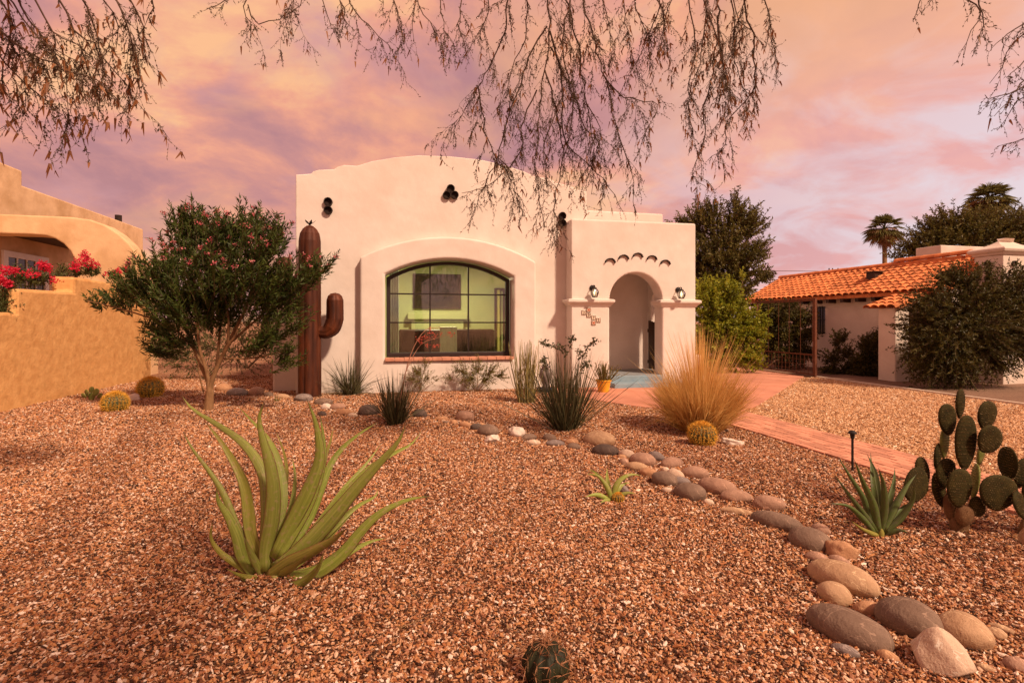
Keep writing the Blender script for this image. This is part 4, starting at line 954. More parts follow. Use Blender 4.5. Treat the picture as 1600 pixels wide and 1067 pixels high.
AG = [([(125, 45), (180, 115), (300, 190), (400, 260), (470, 340), (515, 440), (522, 600), (510, 780)], 72, .35, 1), ([(133, 215), (180, 300), (270, 420), (330, 520), (380, 650), (430, 760), (470, 840)], 52, .1, 1), ([(290, 475), (300, 540), (345, 610), (385, 700), (410, 800), (460, 880)], 70, -.12, 1), ([(235, 170), (300, 250), (370, 360), (420, 470), (440, 600), (450, 690), (490, 810)], 76, .15, -1, 1), ([(515, 75), (488, 160), (510, 270), (540, 380), (555, 500), (545, 640), (520, 760), (520, 860)], 92, -.1, 1), ([(380, 90), (450, 165), (520, 240), (570, 330), (600, 450), (600, 560), (570, 680), (540, 800)], 56, .45, -1), ([(560, 205), (595, 290), (615, 380), (610, 500), (590, 640), (550, 790)], 34, .55, -1, 1), ([(705, 60), (745, 160), (765, 260), (768, 350), (740, 440), (690, 550), (620, 680), (560, 800)], 95, .0, 1), ([(768, 130), (785, 240), (785, 330), (765, 430), (715, 560), (640, 700), (580, 800)], 72, .12, 1), ([(835, 180), (820, 260), (800, 320), (760, 470), (680, 680), (600, 800)], 40, .5, -1, 1), ([(1050, 170), (960, 225), (880, 290), (820, 370), (780, 470), (720, 620), (640, 740), (580, 810)], 62, .4, -1), ([(1170, 180), (1130, 270), (1040, 370), (940, 480), (850, 590), (750, 700), (650, 790), (560, 850)], 102, -.1, 1), ([(1250, 205), (1190, 280), (1110, 320), (1000, 390), (900, 490), (800, 620), (690, 750), (600, 830)], 58, .4, -1), ([(1060, 265), (1000, 350), (930, 430), (880, 490), (800, 600), (700, 730), (600, 820)], 50, .5, -1), ([(1295, 517), (1180, 535), (1060, 590), (970, 670), (880, 780), (790, 850), (700, 890), (590, 885)], 88, -.05, 1), ([(1040, 480), (1025, 520), (960, 555), (900, 600), (800, 700), (680, 800)], 38, .45, -1), ([(895, 665), (830, 720), (720, 780), (620, 830), (530, 890)], 85, -.28, 1, 1), ([(1085, 710), (1000, 730), (920, 770), (850, 810), (740, 860), (640, 880)], 56, .15, -1), ([(790, 770), (760, 850), (700, 910), (620, 945), (540, 925)], 66, -.35, 1), ([(275, 630), (265, 710), (310, 780), (380, 830), (460, 890)], 42, -.1, 1, 1), ([(395, 890), (440, 905), (510, 910)], 52, -.12, 1), ([(640, 330), (655, 430), (640, 560), (600, 690), (550, 800)], 44, .3, -1), ([(420, 700), (440, 760), (470, 820), (500, 880)], 46, -.2, 1), ([(930, 590), (860, 660), (760, 760), (640, 850), (560, 890)], 40, .2, -1), ([(350, 330), (390, 430), (420, 560), (450, 690), (500, 820)], 36, .3, -1), ([(700, 800), (640, 850), (570, 890)], 50, -.3, 1, 1), ([(330, 850), (390, 880), (450, 895), (520, 900)], 34, -.2, 1, 1)]
agave('agave', 'large pale green agave with long curling leaves in the front gravel', b, AG, project(b)[2], 240, 600, 2.963, M['agave'], 0.045, 0.80)
b = G(1376, 836)
AG2 = [([(470, 180), (520, 260), (575, 350), (600, 430), (635, 485)], 34, .15, 1), ([(435, 365), (510, 375), (565, 420), (615, 478)], 28, -.05, 1), ([(455, 245), (500, 310), (545, 370), (590, 430), (630, 480)], 30, .05, 1), ([(535, 190), (570, 280), (610, 370), (632, 475)], 36, -.05, 1), ([(585, 170), (620, 250), (630, 350), (640, 475)], 34, .2, -1), ([(630, 225), (650, 290), (655, 380), (640, 475)], 34, -.08, 1), ([(695, 225), (690, 290), (670, 370), (645, 475)], 30, .18, -1), ([(780, 250), (740, 300), (695, 380), (650, 470)], 34, .05, 1), ([(770, 290), (765, 350), (720, 420), (655, 478)], 30, -.1, 1), ([(795, 350), (730, 380), (690, 430), (650, 485)], 26, .12, -1), ([(750, 480), (710, 470), (660, 485)], 24, -.1, 1), ([(600, 165), (605, 240), (615, 320), (635, 470)], 26, .25, -1), ([(520, 430), (560, 460), (600, 480), (632, 490)], 22, -.15, 1, 1)]
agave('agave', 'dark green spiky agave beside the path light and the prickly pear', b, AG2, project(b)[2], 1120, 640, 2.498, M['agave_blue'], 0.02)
b = G(957, 783)
AG3 = [([(80, 495), (200, 510), (270, 580), (310, 650), (340, 740)], 52, .05, 1), ([(80, 720), (160, 695), (230, 700), (320, 745)], 46, -.08, 1), ([(300, 430), (298, 500), (305, 570), (335, 690)], 38, .18, -1), ([(640, 510), (530, 500), (440, 540), (380, 620), (350, 735)], 54, .05, 1), ([(530, 575), (460, 590), (410, 640), (365, 730)], 38, .15, -1), ([(580, 685), (500, 675), (430, 700), (360, 745)], 44, -.05, 1), ([(230, 775), (290, 745), (345, 765)], 46, -.1, 1), ([(110, 450), (170, 470), (230, 520), (290, 600), (330, 700)], 34, .16, -1), ([(430, 790), (390, 770), (350, 760)], 30, -.1, 1)]
agave('agave', 'small pale agave with a stone behind it near the middle of the gravel', b, AG3, project(b)[2], 900, 660, 6.154, M['agave'], 0.012, 1.15)

# ================================================================ prickly pear
m, nt, p = new_mat('shaded_pear_skin'); M['pad'] = m
t = nd(nt, 'ShaderNodeTexCoord'); n_ = nd(nt, 'ShaderNodeTexNoise', i_Scale=14.0, i_Detail=6); lk(nt, t.outputs['Object'], n_.inputs['Vector'])
oi = nd(nt, 'ShaderNodeObjectInfo')
col = ramp_n(nt, n_.outputs[0], [(0.3, (0.022, 0.019, 0.006)), (0.7, (0.050, 0.040, 0.011))])  # dark tone carries the shade on pads facing the viewer
lk(nt, col, p.inputs['Base Color']); p.inputs['Roughness'].default_value = 0.8; p.inputs['Specular IOR Level'].default_value = 0.12
bn = nd(nt, 'ShaderNodeBump', i_Strength=0.2, i_Distance=0.004); lk(nt, n_.outputs[0], bn.inputs['Height']); lk(nt, bn.outputs[0], p.inputs['Normal'])
M['pad_green'] = mat('lit_and_green_pad_skin', (0.16, 0.19, 0.045), (0.26, 0.28, 0.08), scale=20, rough=0.55, bump=0.2)  # sunlit look painted on some tall-plant pads; own green on the small plant
M['pad_wood'] = mat('woody_pad_skin', (0.12, 0.06, 0.028), (0.20, 0.11, 0.05), scale=12, rough=0.85, bump=0.5)
M['spine'] = mat('pale_spine', (0.20, 0.13, 0.055), rough=0.6)
M['spine_dark'] = mat('dark_areole', (0.05, 0.028, 0.014), rough=0.8)
def pad(parent, c, axis, wid, rx, ry, th, mt, spines=True):
    """flat egg-shaped cactus pad: axis up the pad, wid across it"""
    A_ = Vector(axis).normalized(); B_ = (Vector(wid) - A_ * Vector(wid).dot(A_)).normalized(); N_ = A_.cross(B_)
    c = Vector(c); V, F = [], []; rs = []; nu = 22
    lev = [(-1, 0.02), (-0.92, .55), (-0.6, .86), (-0.2, .98), (0.2, .98), (0.6, .86), (0.92, .55), (1, 0.02)]
    for s, k in lev:
        ring = []
        for j in range(nu):
            a = 2 * math.pi * j / nu; x = math.cos(a); y = math.sin(a)
            xx = x * (1 + 0.13 * y) * (0.92 if y < -0.6 else 1)
            ring.append(c + B_ * (xx * rx * k) + A_ * (y * ry * k) + N_ * (s * th * (1.0 if abs(s) < 1 else 1)))
        rs.append(ring)
    V, F = rings(rs); po = obj('pad', V, F, mt, parent, smooth=True)
    if spines:
        n = int(70 + 900 * rx * ry * 10); Vs = []
        k = int(math.sqrt(n)); P = []; Nn = []
        for i in range(-k // 2, k // 2 + 1):
            for j in range(-k // 2, k // 2 + 1):
                x = (i + 0.5 * (j % 2)) / (k / 2); y = j / (k / 2) * 0.95
                if x * x + y * y > 0.90: continue
                for s in (-1, 1):
                    P.append(c + B_ * (x * rx * (1 + .13 * y)) + A_ * (y * ry) + N_ * (s * th * (1 - 0.45 * (x * x + y * y) ** 2))); Nn.append(N_ * s)
        for j in range(30):
            a = 2 * math.pi * j / 30; x = math.cos(a) * (1 + .13 * math.sin(a)); P.append(c + B_ * (x * rx * .985) + A_ * (math.sin(a) * ry * .985)); Nn.append(B_ * math.cos(a) + A_ * math.sin(a))
        P = np.array([tuple(q) for q in P]); Nn = np.array([tuple(q) for q in Nn])
        P2 = np.repeat(P, 2, 0); D2 = np.repeat(Nn, 2, 0) + rnd_dirs(len(P2)) * 0.6
        V, F, _ = ribbons(P2, D2, rng.uniform(.007, .015, len(P2)), 0.0022, 0.0, 1); obj('spines', V, F, M['spine'], po, kind='stuff')
    return po
b = G(1499, 833); zp = project(b)[2]
pp = thing('prickly_pear', 'tall branching prickly pear cactus beside the brick walkway', 'cactus', b)
view = Vector((SA, CA, 0)); rgt = Vector((CA, -SA, 0)); upv = Vector((0, 0, 1))
PADS = [(470, 920, 50, 75, 0, 'w', 0, .1), (425, 815, 38, 100, -14, 'w', .03, .1), (500, 850, 44, 62, 8, 'w', -.05, 0), (470, 680, 71, 112, 4, 'd', -.06, .1), (345, 690, 50, 104, -12, 'd', .08, .4), (385, 590, 62, 90, 8, 'd', .05, .2), (205, 662, 93, 74, -60, 'd', .02, .2), (244, 580, 46, 90, -14, 'd', .10, .3), (335, 490, 36, 84, 4, 'd', .2, .6), (378, 400, 42, 98, 3, 'g', .22, .5), (397, 258, 58, 96, -6, 'd', .16, .2), (475, 160, 42, 92, 3, 'd', .2, .5), (508, 400, 62, 160, 3, 'd', -.02, .1), (640, 232, 69, 86, 14, 'd', .05, .3), (655, 382, 77, 83, 35, 'd', -.06, .2), (603, 470, 38, 72, 12, 'g', .12, .6), (566, 640, 30, 106, 8, 'g', .06, 1.1), (577, 797, 56, 50, 65, 'd', -.04, .1), (710, 710, 108, 103, 10, 'd', -.10, .1), (768, 530, 40, 98, 2, 'd', .0, 1.35), (855, 590, 58, 90, 15, 'd', .02, .3), (848, 790, 50, 84, -28, 'd', -.12, .5), (930, 700, 80, 95, 20, 'd', -.05, .2), (960, 850, 70, 100, 5, 'w', -.05, .2), (900, 960, 60, 110, 10, 'w', -.05, .2)]
s_ = zp / 800 / 3.95
for px, py, rx, ry, rot, kind, dz, tw_ in PADS:
    c_ = D(1380 + px / 3.95, 590 + py / 3.95, zp + dz)
    a = R(rot); ax = upv * math.cos(a) + rgt * math.sin(a); wd = (rgt * math.cos(a) - upv * math.sin(a)); nn_ = ax.cross(wd)
    wd = wd * math.cos(tw_) + nn_ * math.sin(tw_)
    pad(pp, c_, ax, wd, rx * s_ * 1.20 / max(0.55, math.cos(tw_)), ry * s_ * 1.08, (0.017 if kind != 'w' else 0.035), M[{'d': 'pad', 'g': 'pad_green', 'w': 'pad_wood'}[kind]])
b = G(143, 626); zq = project(b)[2]
pq = thing('prickly_pear', 'small bright green prickly pear at the foot of the ochre wall', 'cactus', b)
for px, py, rx, ry, rot in ((143, 620, 5, 7, 0), (136, 614, 4.5, 6, -25), (150, 613, 4.5, 6.5, 25), (143, 609, 3.5, 5, 5), (131, 618, 4, 5, -60), (156, 618, 3.5, 5, 50)):
    c_ = D(px, py, zq + random.uniform(-.05, .05)); a = R(rot); ax = upv * math.cos(a) + rgt * math.sin(a); wd = rgt * math.cos(a) - upv * math.sin(a); nn_ = ax.cross(wd); k = random.uniform(-.5, .5)
    pad(pq, c_, ax, wd * math.cos(k) + nn_ * math.sin(k), rx * zq / 800, ry * zq / 800, 0.014, M['pad_green'])

# ================================================================ barrel cacti
m, nt, p = new_mat('barrel_skin'); M['barrel'] = m
a_ = nd(nt, 'ShaderNodeAttribute', attribute_name='tint'); col = mix_n(nt, a_.outputs['Fac'], (0.035, 0.040, 0.012), (0.10, 0.11, 0.03)); lk(nt, col, p.inputs['Base Color']); p.inputs['Roughness'].default_value = 0.6
M['barrel_dark'] = mat('dark_barrel_skin', (0.014, 0.016, 0.008), (0.03, 0.034, 0.014), scale=12, rough=0.6)
M['gold_spine'] = mat('golden_spine', (0.72, 0.40, 0.055), rough=0.55)
M['red_spine'] = mat('reddish_spine', (0.40, 0.20, 0.10), rough=0.6)
def barrel(px, pyc, rpx, label, nrib=22, gold=True, sq=0.92):
    g = G(px, pyc + rpx * 0.86); z_ = project(g)[2]; r_ = rpx * z_ / 800
    t_ = thing('barrel_cactus', label, 'cactus', (g.x, g.y, g.z), 'barrel cacti in the gravel')
    c_ = Vector((g.x, g.y, r_ * sq * (0.86 if gold else 0.45))); nu = nrib * 4; rs = []; tint = []; nl = 16
    for i in range(nl + 1):
        ph = -1.25 + (1.25 + 1.53) * i / nl; ring = []
        for j in range(nu):
            a = 2 * math.pi * j / nu; q = abs(math.cos(nrib * a / 2)); k = 1 - (0.13 if gold else 0.2) * (1 - q); tint.append(q)
            dent = 1 - 0.10 * max(0, math.sin(ph)) ** 6
            ring.append(c_ + Vector((math.cos(a) * math.cos(ph) * r_ * k, math.sin(a) * math.cos(ph) * r_ * k, math.sin(ph) * r_ * sq * dent)))
        rs.append(ring)
    V, F = rings(rs); obj('body', V, F, M['barrel'] if gold else M['barrel_dark'], t_, smooth=True, attrs={'tint': tint})
    P, N_ = [], []
    na = 11 if gold else 6
    for j in range(nrib):
        a = 2 * math.pi * j / nrib
        for i in range(na):
            ph = -0.8 + 2.2 * i / (na - 1); d = Vector((math.cos(a) * math.cos(ph), math.sin(a) * math.cos(ph), math.sin(ph))); P.append(tuple(c_ + Vector((d.x * r_, d.y * r_, d.z * r_ * sq)) * 0.985)); N_.append(tuple(d))
    k = 16 if gold else 11; P = np.repeat(np.array(P), k, 0); N_ = np.repeat(np.array(N_), k, 0)
    V, F, _ = ribbons(P, N_ * (0.55 if gold else 0.35) + rnd_dirs(len(P)) * 0.75, r_ * (rng.uniform(.16, .30, len(P)) if gold else rng.uniform(.22, .5, len(P))), r_ * (0.020 if gold else 0.022), 0.05, 2)
    obj('spines', V, F, M['gold_spine'] if gold else M['red_spine'], t_, kind='stuff')
barrel(235, 605, 17.5, 'golden barrel cactus behind the white block by the ochre wall')
barrel(180, 628, 17.5, 'golden barrel cactus in front of the white block by the ochre wall')
barrel(1097, 678, 20.5, 'golden barrel cactus at the foot of the golden grass clump')
barrel(966, 777, 8.5, 'tiny golden barrel cactus tucked against the small agave', 14)
barrel(853, 1020, 38, 'dark barrel cactus with star spines in the nearest gravel', 11, False, 0.9)

# ================================================================ grasses and desert plants
L_hesp = leaf_mat('grey_green_blade', (0.024, 0.026, 0.011), (0.12, 0.105, 0.045), 0.1)
L_gold = leaf_mat('golden_dry_blade', (0.50, 0.29, 0.085), (0.88, 0.60, 0.23), 0.5)
def clump(name, label, cat, base, n, r0, L, tilt, w, kd, lm, seg=6, group=None, side_bias=0):
    t_ = thing(name, label, cat, base, group); az = rng.uniform(0, 6.283, n); rr = r0 * np.sqrt(rng.uniform(0, 1, n))
    B = np.array(base) + np.stack([rr * np.cos(az), rr * np.sin(az), np.zeros(n) - 0.01], 1)
    tl = np.abs(rng.normal(0, tilt, n)).clip(0, 1.45); az2 = az + rng.normal(0, .5, n)
    Dr = np.stack([np.sin(tl) * np.cos(az2), np.sin(tl) * np.sin(az2), np.cos(tl)], 1)
    V, F, m_ = ribbons(B, Dr, L * rng.uniform(0.55, 1.12, n), w * rng.uniform(.7, 1.2, n), kd * rng.uniform(0.2, 1.4, n) * (0.3 + tl), seg)
    obj('blades', V, F, lm, t_, attrs={'tint': np.repeat(rng.uniform(0, 1, n), m_)}, kind='stuff'); return t_
g = G(548, 617); clump('red_yucca', 'arching grey green yucca clump at the foot of the white wall beside the sculpture', 'yucca', (g.x, g.y, 0), 230, 0.10, 1.05, 0.85, 0.014, 0.38, L_hesp, group='yucca clumps in the gravel')
g = G(618, 661); ry = clump('red_yucca', 'upright yucca clump with a red flower stalk among the river stones', 'yucca', (g.x, g.y, 0), 300, 0.13, 0.82, 0.42, 0.013, 0.14, L_hesp, group='yucca clumps in the gravel')
zr = project(g)[2]
M['stalk'] = mat('pinkish_stalk', (0.42, 0.20, 0.13), (0.5, 0.27, 0.17), scale=8, rough=0.7)
V, F = tube(catmull([D(618, 655, zr), D(628, 610, zr), D(638, 565, zr - .1), D(652, 532, zr - .1), D(668, 514, zr - .1), D(690, 512, zr - .1)], 14), [0.009 * (1 - 0.6 * i / 13) for i in range(14)], 6); obj('flower_stalk', V, F, M['stalk'], ry)
V, F = tube(catmull([D(634, 580, zr - .1), D(648, 552, zr), D(662, 535, zr), D(690, 526, zr), D(702, 522, zr)], 10), [0.006 * (1 - 0.6 * i / 9) for i in range(10)], 5); obj('flower_stalk', V, F, M['stalk'], ry)
Pf = []
for px, py, n in ((655, 530, 16), (662, 526, 14), (668, 528, 18), (672, 520, 14), (680, 524, 12), (690, 522, 10), (702, 521, 12), (708, 523, 8), (668, 540, 10), (678, 541, 14), (684, 540, 8), (675, 513, 8), (658, 536, 10)):
    Pf.append(np.array(D(px, py, zr - .06)) + rng.normal(size=(n, 3)) * 0.018)
Pf = np.concatenate(Pf); L_cor = leaf_mat('coral_petal', (0.55, 0.07, 0.05), (0.75, 0.20, 0.13), 0.3)
V, F = leaf_quads(Pf, rnd_dirs(len(Pf)), 0.038, 0.014); obj('blossom', V, F, L_cor, ry, attrs={'tint': np.repeat(rng.uniform(0, 1, len(Pf)), 4)}, kind='stuff')
g = G(884, 673); clump('red_yucca', 'dense dark fan shaped yucca clump in front of the porch', 'yucca', (g.x, g.y, 0), 420, 0.16, 1.20, 0.46, 0.014, 0.07, L_hesp, group='yucca clumps in the gravel')
# golden bunch grass
g = G(1112, 678); GG = (g.x, g.y + 0.3, 0)
gg = thing('bunch_grass', 'big golden dry bunch grass clump in front of the porch pier', 'grass', GG)
n = 5200; az = rng.uniform(0, 6.283, n); rr = 0.30 * np.sqrt(rng.uniform(0, 1, n))
B = np.array(GG) + np.stack([rr * np.cos(az), rr * np.sin(az), np.zeros(n)], 1); tl = (rr / 0.30) * 0.42 + np.abs(rng.normal(0, .22, n)); az2 = az + rng.normal(0, .35, n)
Dr = np.stack([np.sin(tl) * np.cos(az2), np.sin(tl) * np.sin(az2), np.cos(tl)], 1); Ls = 1.22 * rng.uniform(0.5, 1.05, n) * (1 - 0.25 * tl)
V, F, m_ = ribbons(B, Dr, Ls, 0.0065, 0.38 * rng.uniform(0, 1.2, n) * (0.25 + tl), 6, 2.6); obj('blades', V, F, L_gold, gg, attrs={'tint': np.repeat(rng.uniform(0, 1, n) ** 1.3, m_)}, kind='stuff')
n = 420; az = rng.uniform(0, 6.283, n); tl = np.abs(rng.normal(0, .30, n)); Dr = np.stack([np.sin(tl) * np.cos(az), np.sin(tl) * np.sin(az), np.cos(tl)], 1)
B = np.array(GG) + Dr * 0.25; V, F, m_ = ribbons(B, Dr, 1.35 * rng.uniform(.7, 1.05, n), 0.007, 0.10 * rng.uniform(0, 1.2, n), 6, 2.4); obj('seed_stems', V, F, L_gold, gg, attrs={'tint': np.repeat(rng.uniform(.5, 1, n), m_)}, kind='stuff')
# candelilla: pale upright wands
L_cand = leaf_mat('pale_wand', (0.16, 0.16, 0.05), (0.42, 0.34, 0.13), 0.1)
g = G(822, 629); t_ = thing('wand_plant', 'clump of pale upright leafless wands at the corner of the window surround', 'plant', (g.x, g.y, 0))
n = 95; az = rng.uniform(0, 6.283, n); rr = 0.16 * np.sqrt(rng.uniform(0, 1, n)); A = np.array((g.x, g.y, 0)) + np.stack([rr * np.cos(az), rr * np.sin(az), np.zeros(n)], 1)
H = rng.uniform(.55, 1.25, n); Bt = A + np.stack([np.cos(az) * rr * .9 + rng.normal(0, .06, n), np.sin(az) * rr * .9 + rng.normal(0, .06, n), H], 1)
Mi = (A + Bt) / 2 + rng.normal(size=(n, 3)) * 0.025
V, F = merge([twig_strips(A, Mi, 0.010), twig_strips(Mi, Bt, 0.008)]); obj('wands', V, F, L_cand, t_, attrs={'tint': np.tile(np.repeat(rng.uniform(0, 1, n), 6), 2)}, kind='stuff')
def small_bush(label, lst, zz, base, n, lL, lW, lm, slen=0.2, nleaf=9, name='desert_shrub', spread=0.9, cat='shrub', tw=0.0035, **kw):
    return plant(name, label, cat, base, blobs_px(lst, zz, 0.8), n, slen, nleaf, lL, lW, lm, M['bark_pale'], stem_r=0.012, trunk='stem', spread=spread, tw=tw, **kw)
L_des = leaf_mat('yellow_green_leaf', (0.07, 0.075, 0.018), (0.22, 0.20, 0.045), 0.25)
g = G(745, 608); zz = project(g)[2] - 0.5; small_bush('low yellow green shrub growing under the arched window', [(720, 580, 14), (745, 575, 15), (770, 580, 14), (735, 592, 14), (760, 594, 14), (785, 585, 10), (748, 562, 6), (700, 590, 8)], zz, tuple(D(745, 608, zz).xy) + (0,), 300, 0.05, 0.014, L_des)
g = G(655, 610); zz = project(g)[2] - 0.4; small_bush('thin sparse shrub between the flower stalk and the window wall', [(650, 580, 12), (664, 572, 10), (655, 595, 12), (672, 590, 11), (640, 590, 9), (685, 592, 8)], zz, tuple(D(656, 610, zz).xy) + (0,), 130, 0.04, 0.014, L_des)
zz = 10.9; L_rose = leaf_mat('rose_leaf', (0.04, 0.05, 0.022), (0.12, 0.11, 0.05), 0.2)
b_ = D(884, 612, zz); t_ = thing('rose_bush', 'leggy rose bush with leafy canes behind the fan shaped yucca', 'rose', (b_.x, b_.y, 0))
Pl = []
for pts in ([(884, 612), (874, 570), (868, 545), (855, 537), (848, 535)], [(884, 612), (892, 570), (890, 545), (893, 530), (897, 528)], [(885, 612), (905, 575), (915, 548), (925, 535), (932, 532)], [(884, 612), (868, 590), (856, 575), (850, 564), (848, 562)], [(884, 612), (880, 580), (884, 555), (880, 545), (872, 540)], [(885, 612), (900, 590), (912, 572), (918, 568)], [(884, 612), (895, 580), (905, 560), (912, 552), (905, 548)]):
    P = catmull([D(x, y, zz + random.uniform(-.1, .1)) for x, y in pts], 14); V, F = tube(P, [0.007 * (1 - .6 * i / 13) for i in range(14)], 5); obj('cane', V, F, M['bark_pale'], t_)
    for i in range(7, 14): Pl += [np.array(P[i]) + rng.normal(size=3) * 0.035 for _ in range(10)]
Pl = np.array(Pl); V, F = leaf_quads(Pl, rnd_dirs(len(Pl)), 0.06, 0.042); obj('leaves', V, F, L_rose, t_, attrs={'tint': np.repeat(rng.uniform(0, 1, len(Pl)), 4)}, kind='stuff')
# potted succulent
b_ = G(943, 613.5); zz = project(b_)[2]; PO = (b_.x, b_.y, 0.022)
pot = thing('plant_pot', 'tapered yellow plant pot on the red apron beside the blue steps', 'pot', PO)
M['yellow'] = mat('yellow_glaze', (0.62, 0.30, 0.02), (0.72, 0.38, 0.03), scale=5, rough=0.4, spec=0.5)
k = zz / 800
V, F = lathe([(0.10, 0), (8.2 * k, 0.0), (11.3 * k, 0.235), (12.3 * k, 0.24), (12.3 * k, 0.275), (11.0 * k, 0.275), (10.6 * k, 0.22), (0.01, 0.22)], PO, 28); obj('pot_body', V, F, M['yellow'], pot)
V, F = lathe([(0.01, 0.221), (10.4 * k, 0.223), (10.4 * k, 0.243), (0.01, 0.25)], PO, 20); obj('soil', V, F, M['joint'], pot)
L_suc = leaf_mat('succulent_stem', (0.10, 0.085, 0.022), (0.26, 0.20, 0.055), 0.1)
t_ = thing('potted_succulent', 'bushy olive succulent growing in the yellow pot', 'succulent', (PO[0], PO[1], 0.27))
n = 75; az = rng.uniform(0, 6.283, n); tl = np.abs(rng.normal(0, .42, n)); Dr = np.stack([np.sin(tl) * np.cos(az), np.sin(tl) * np.sin(az), np.cos(tl)], 1)
A = np.array((PO[0], PO[1], .25)) + Dr * np.array([.2, .2, 0]); Bt = A + Dr * rng.uniform(.22, .46, n)[:, None]
V, F = twig_strips(A, Bt, 0.009); obj('stems', V, F, L_suc, t_, attrs={'tint': np.repeat(rng.uniform(0, 1, n), 6)}, kind='stuff')
P = A[:, None] + (Bt - A)[:, None] * np.linspace(.3, 1, 9)[None, :, None]; P = P.reshape(-1, 3); V, F = leaf_quads(P, np.repeat(Dr, 9, 0) + rnd_dirs(len(P)) * .7, 0.04, 0.016); obj('leaves', V, F, L_suc, t_, attrs={'tint': np.repeat(rng.uniform(0, 1, len(P)), 4)}, kind='stuff')
# grey garden urn on a blue dish, half hidden by the yucca
b_ = G(853, 612); k = project(b_)[2] / 800
urn = thing('garden_urn', 'grey stone urn on a blue dish half hidden behind the yucca and wands', 'urn', (b_.x, b_.y, 0))
M['grey_stone'] = mat('grey_stone', (0.20, 0.16, 0.15), (0.32, 0.27, 0.25), scale=14, rough=0.85, bump=0.4)
M['blue_glaze'] = mat('blue_glaze', (0.03, 0.09, 0.18), rough=0.3, spec=0.5)
V, F = lathe([(0.12, 0), (0.17, 0.01), (0.21, 0.08), (0.22, 0.085), (0.20, 0.06), (0.02, 0.05)], (b_.x, b_.y, 0), 24); obj('dish', V, F, M['blue_glaze'], urn)
V, F = lathe([(0.06, 0.06), (0.10, 0.07), (0.07, 0.14), (0.11, 0.24), (0.15, 0.38), (0.13, 0.50), (0.09, 0.55), (0.11, 0.58), (0.10, 0.60), (0.07, 0.56), (0.01, 0.50)], (b_.x, b_.y, 0), 24); obj('urn_body', V, F, M['grey_stone'], urn, smooth=True)
g = G(431, 627); clump('grass_tuft', 'tiny yellow green tuft among the far river stones', 'grass', (g.x, g.y, 0), 24, 0.03, 0.16, 0.8, 0.012, 0.3, L_des, 3)
# path light
g = G(1332, 737); k = project(g)[2] / 800
pt = thing('path_light', 'slim dark path light on a stake beside the brick walkway', 'lamp', (g.x, g.y, 0)); H = 56 * k
V, F = tube([(g.x, g.y, -0.05), (g.x, g.y, H)], 0.012, 10); obj('stake', V, F, M['black_iron'], pt)
V, F = lathe([(0.013, H - .03), (0.020, H - .02), (0.022, H + .02), (0.012, H + .022)], (g.x, g.y, 0), 14); obj('lamp_body', V, F, M['black_iron'], pt)
V, F = lathe([(0.03, H + .022), (0.042, H + .026), (0.040, H + .040), (0.018, H + .058), (0.004, H + .062)], (g.x, g.y, 0), 18); obj('lamp_cap', V, F, M['black_iron'], pt)
# black drip line
V, F = tube(catmull([G(1125, 699, .02), G(1138, 706, .03), G(1150, 720, .03), G(1160, 732, .01)], 12), 0.007, 6); solo('drip_line', V, F, M['black_iron'], 'short black irrigation tube sticking out of the gravel beyond the river stones', 'hose')
# ================================================================ river stones
def veins(m, colr, sc=6.0, w=0.035, f=0.55):
    nt = m.node_tree; p = nt.nodes['Principled BSDF']; src = p.inputs['Base Color'].links[0].from_socket
    t = nd(nt, 'ShaderNodeTexCoord'); n_ = nd(nt, 'ShaderNodeTexNoise', i_Scale=sc, i_Detail=3, i_Distortion=1.2); lk(nt, t.outputs['Object'], n_.inputs['Vector'])
    v = ramp_n(nt, n_.outputs[0], [(0.5 - w, 0.0), (0.5, f), (0.5 + w, 0.0)])
    sp = nd(nt, 'ShaderNodeTexVoronoi', i_Scale=140.0); lk(nt, t.outputs['Object'], sp.inputs['Vector'])
    c = mix_n(nt, v, src, colr); c = mix_n(nt, ramp_n(nt, sp.outputs['Distance'], [(0.10, 0.55), (0.28, 0.0)]), c, (0.06, 0.04, 0.03))
    lk(nt, c, p.inputs['Base Color']); return m
def rock_mat(name, a, b, c):
    m = mat(name, a, b, scale=7, rough=0.8, bump=0.6, bscale=90, c3=c, s3=5, f3=0.85, bump2=0.45, b2scale=14, detail=10, lo=0.30, hi=0.70); return veins(m, tuple(min(0.8, x * 1.9) for x in b), w=0.012)
RM = {'gb': rock_mat('grey_brown_stone', (0.16, 0.105, 0.075), (0.24, 0.165, 0.12), (0.11, 0.07, 0.05)), 'tan': rock_mat('tan_stone', (0.38, 0.24, 0.14), (0.50, 0.33, 0.20), (0.30, 0.17, 0.09)), 'pk': rock_mat('pink_brown_stone', (0.30, 0.175, 0.12), (0.40, 0.245, 0.17), (0.20, 0.11, 0.075)), 'dk': rock_mat('dark_stone', (0.075, 0.055, 0.045), (0.13, 0.09, 0.07), (0.05, 0.036, 0.032)), 'pale': rock_mat('pale_stone', (0.50, 0.36, 0.26), (0.64, 0.49, 0.36), (0.36, 0.24, 0.16)), 'or': rock_mat('orange_stone', (0.38, 0.20, 0.105), (0.49, 0.28, 0.155), (0.26, 0.13, 0.07)), 'gy': rock_mat('grey_stone_cool', (0.19, 0.15, 0.135), (0.28, 0.23, 0.205), (0.12, 0.09, 0.08)), 'wh': rock_mat('white_stone', (0.62, 0.51, 0.42), (0.76, 0.66, 0.56), (0.44, 0.33, 0.25))}
bm = bmesh.new(); bmesh.ops.create_icosphere(bm, subdivisions=4, radius=1); ICO_V = np.array([tuple(v.co) for v in bm.verts]); ICO_F = np.array([[v.index for v in f.verts] for f in bm.faces]); bm.free()
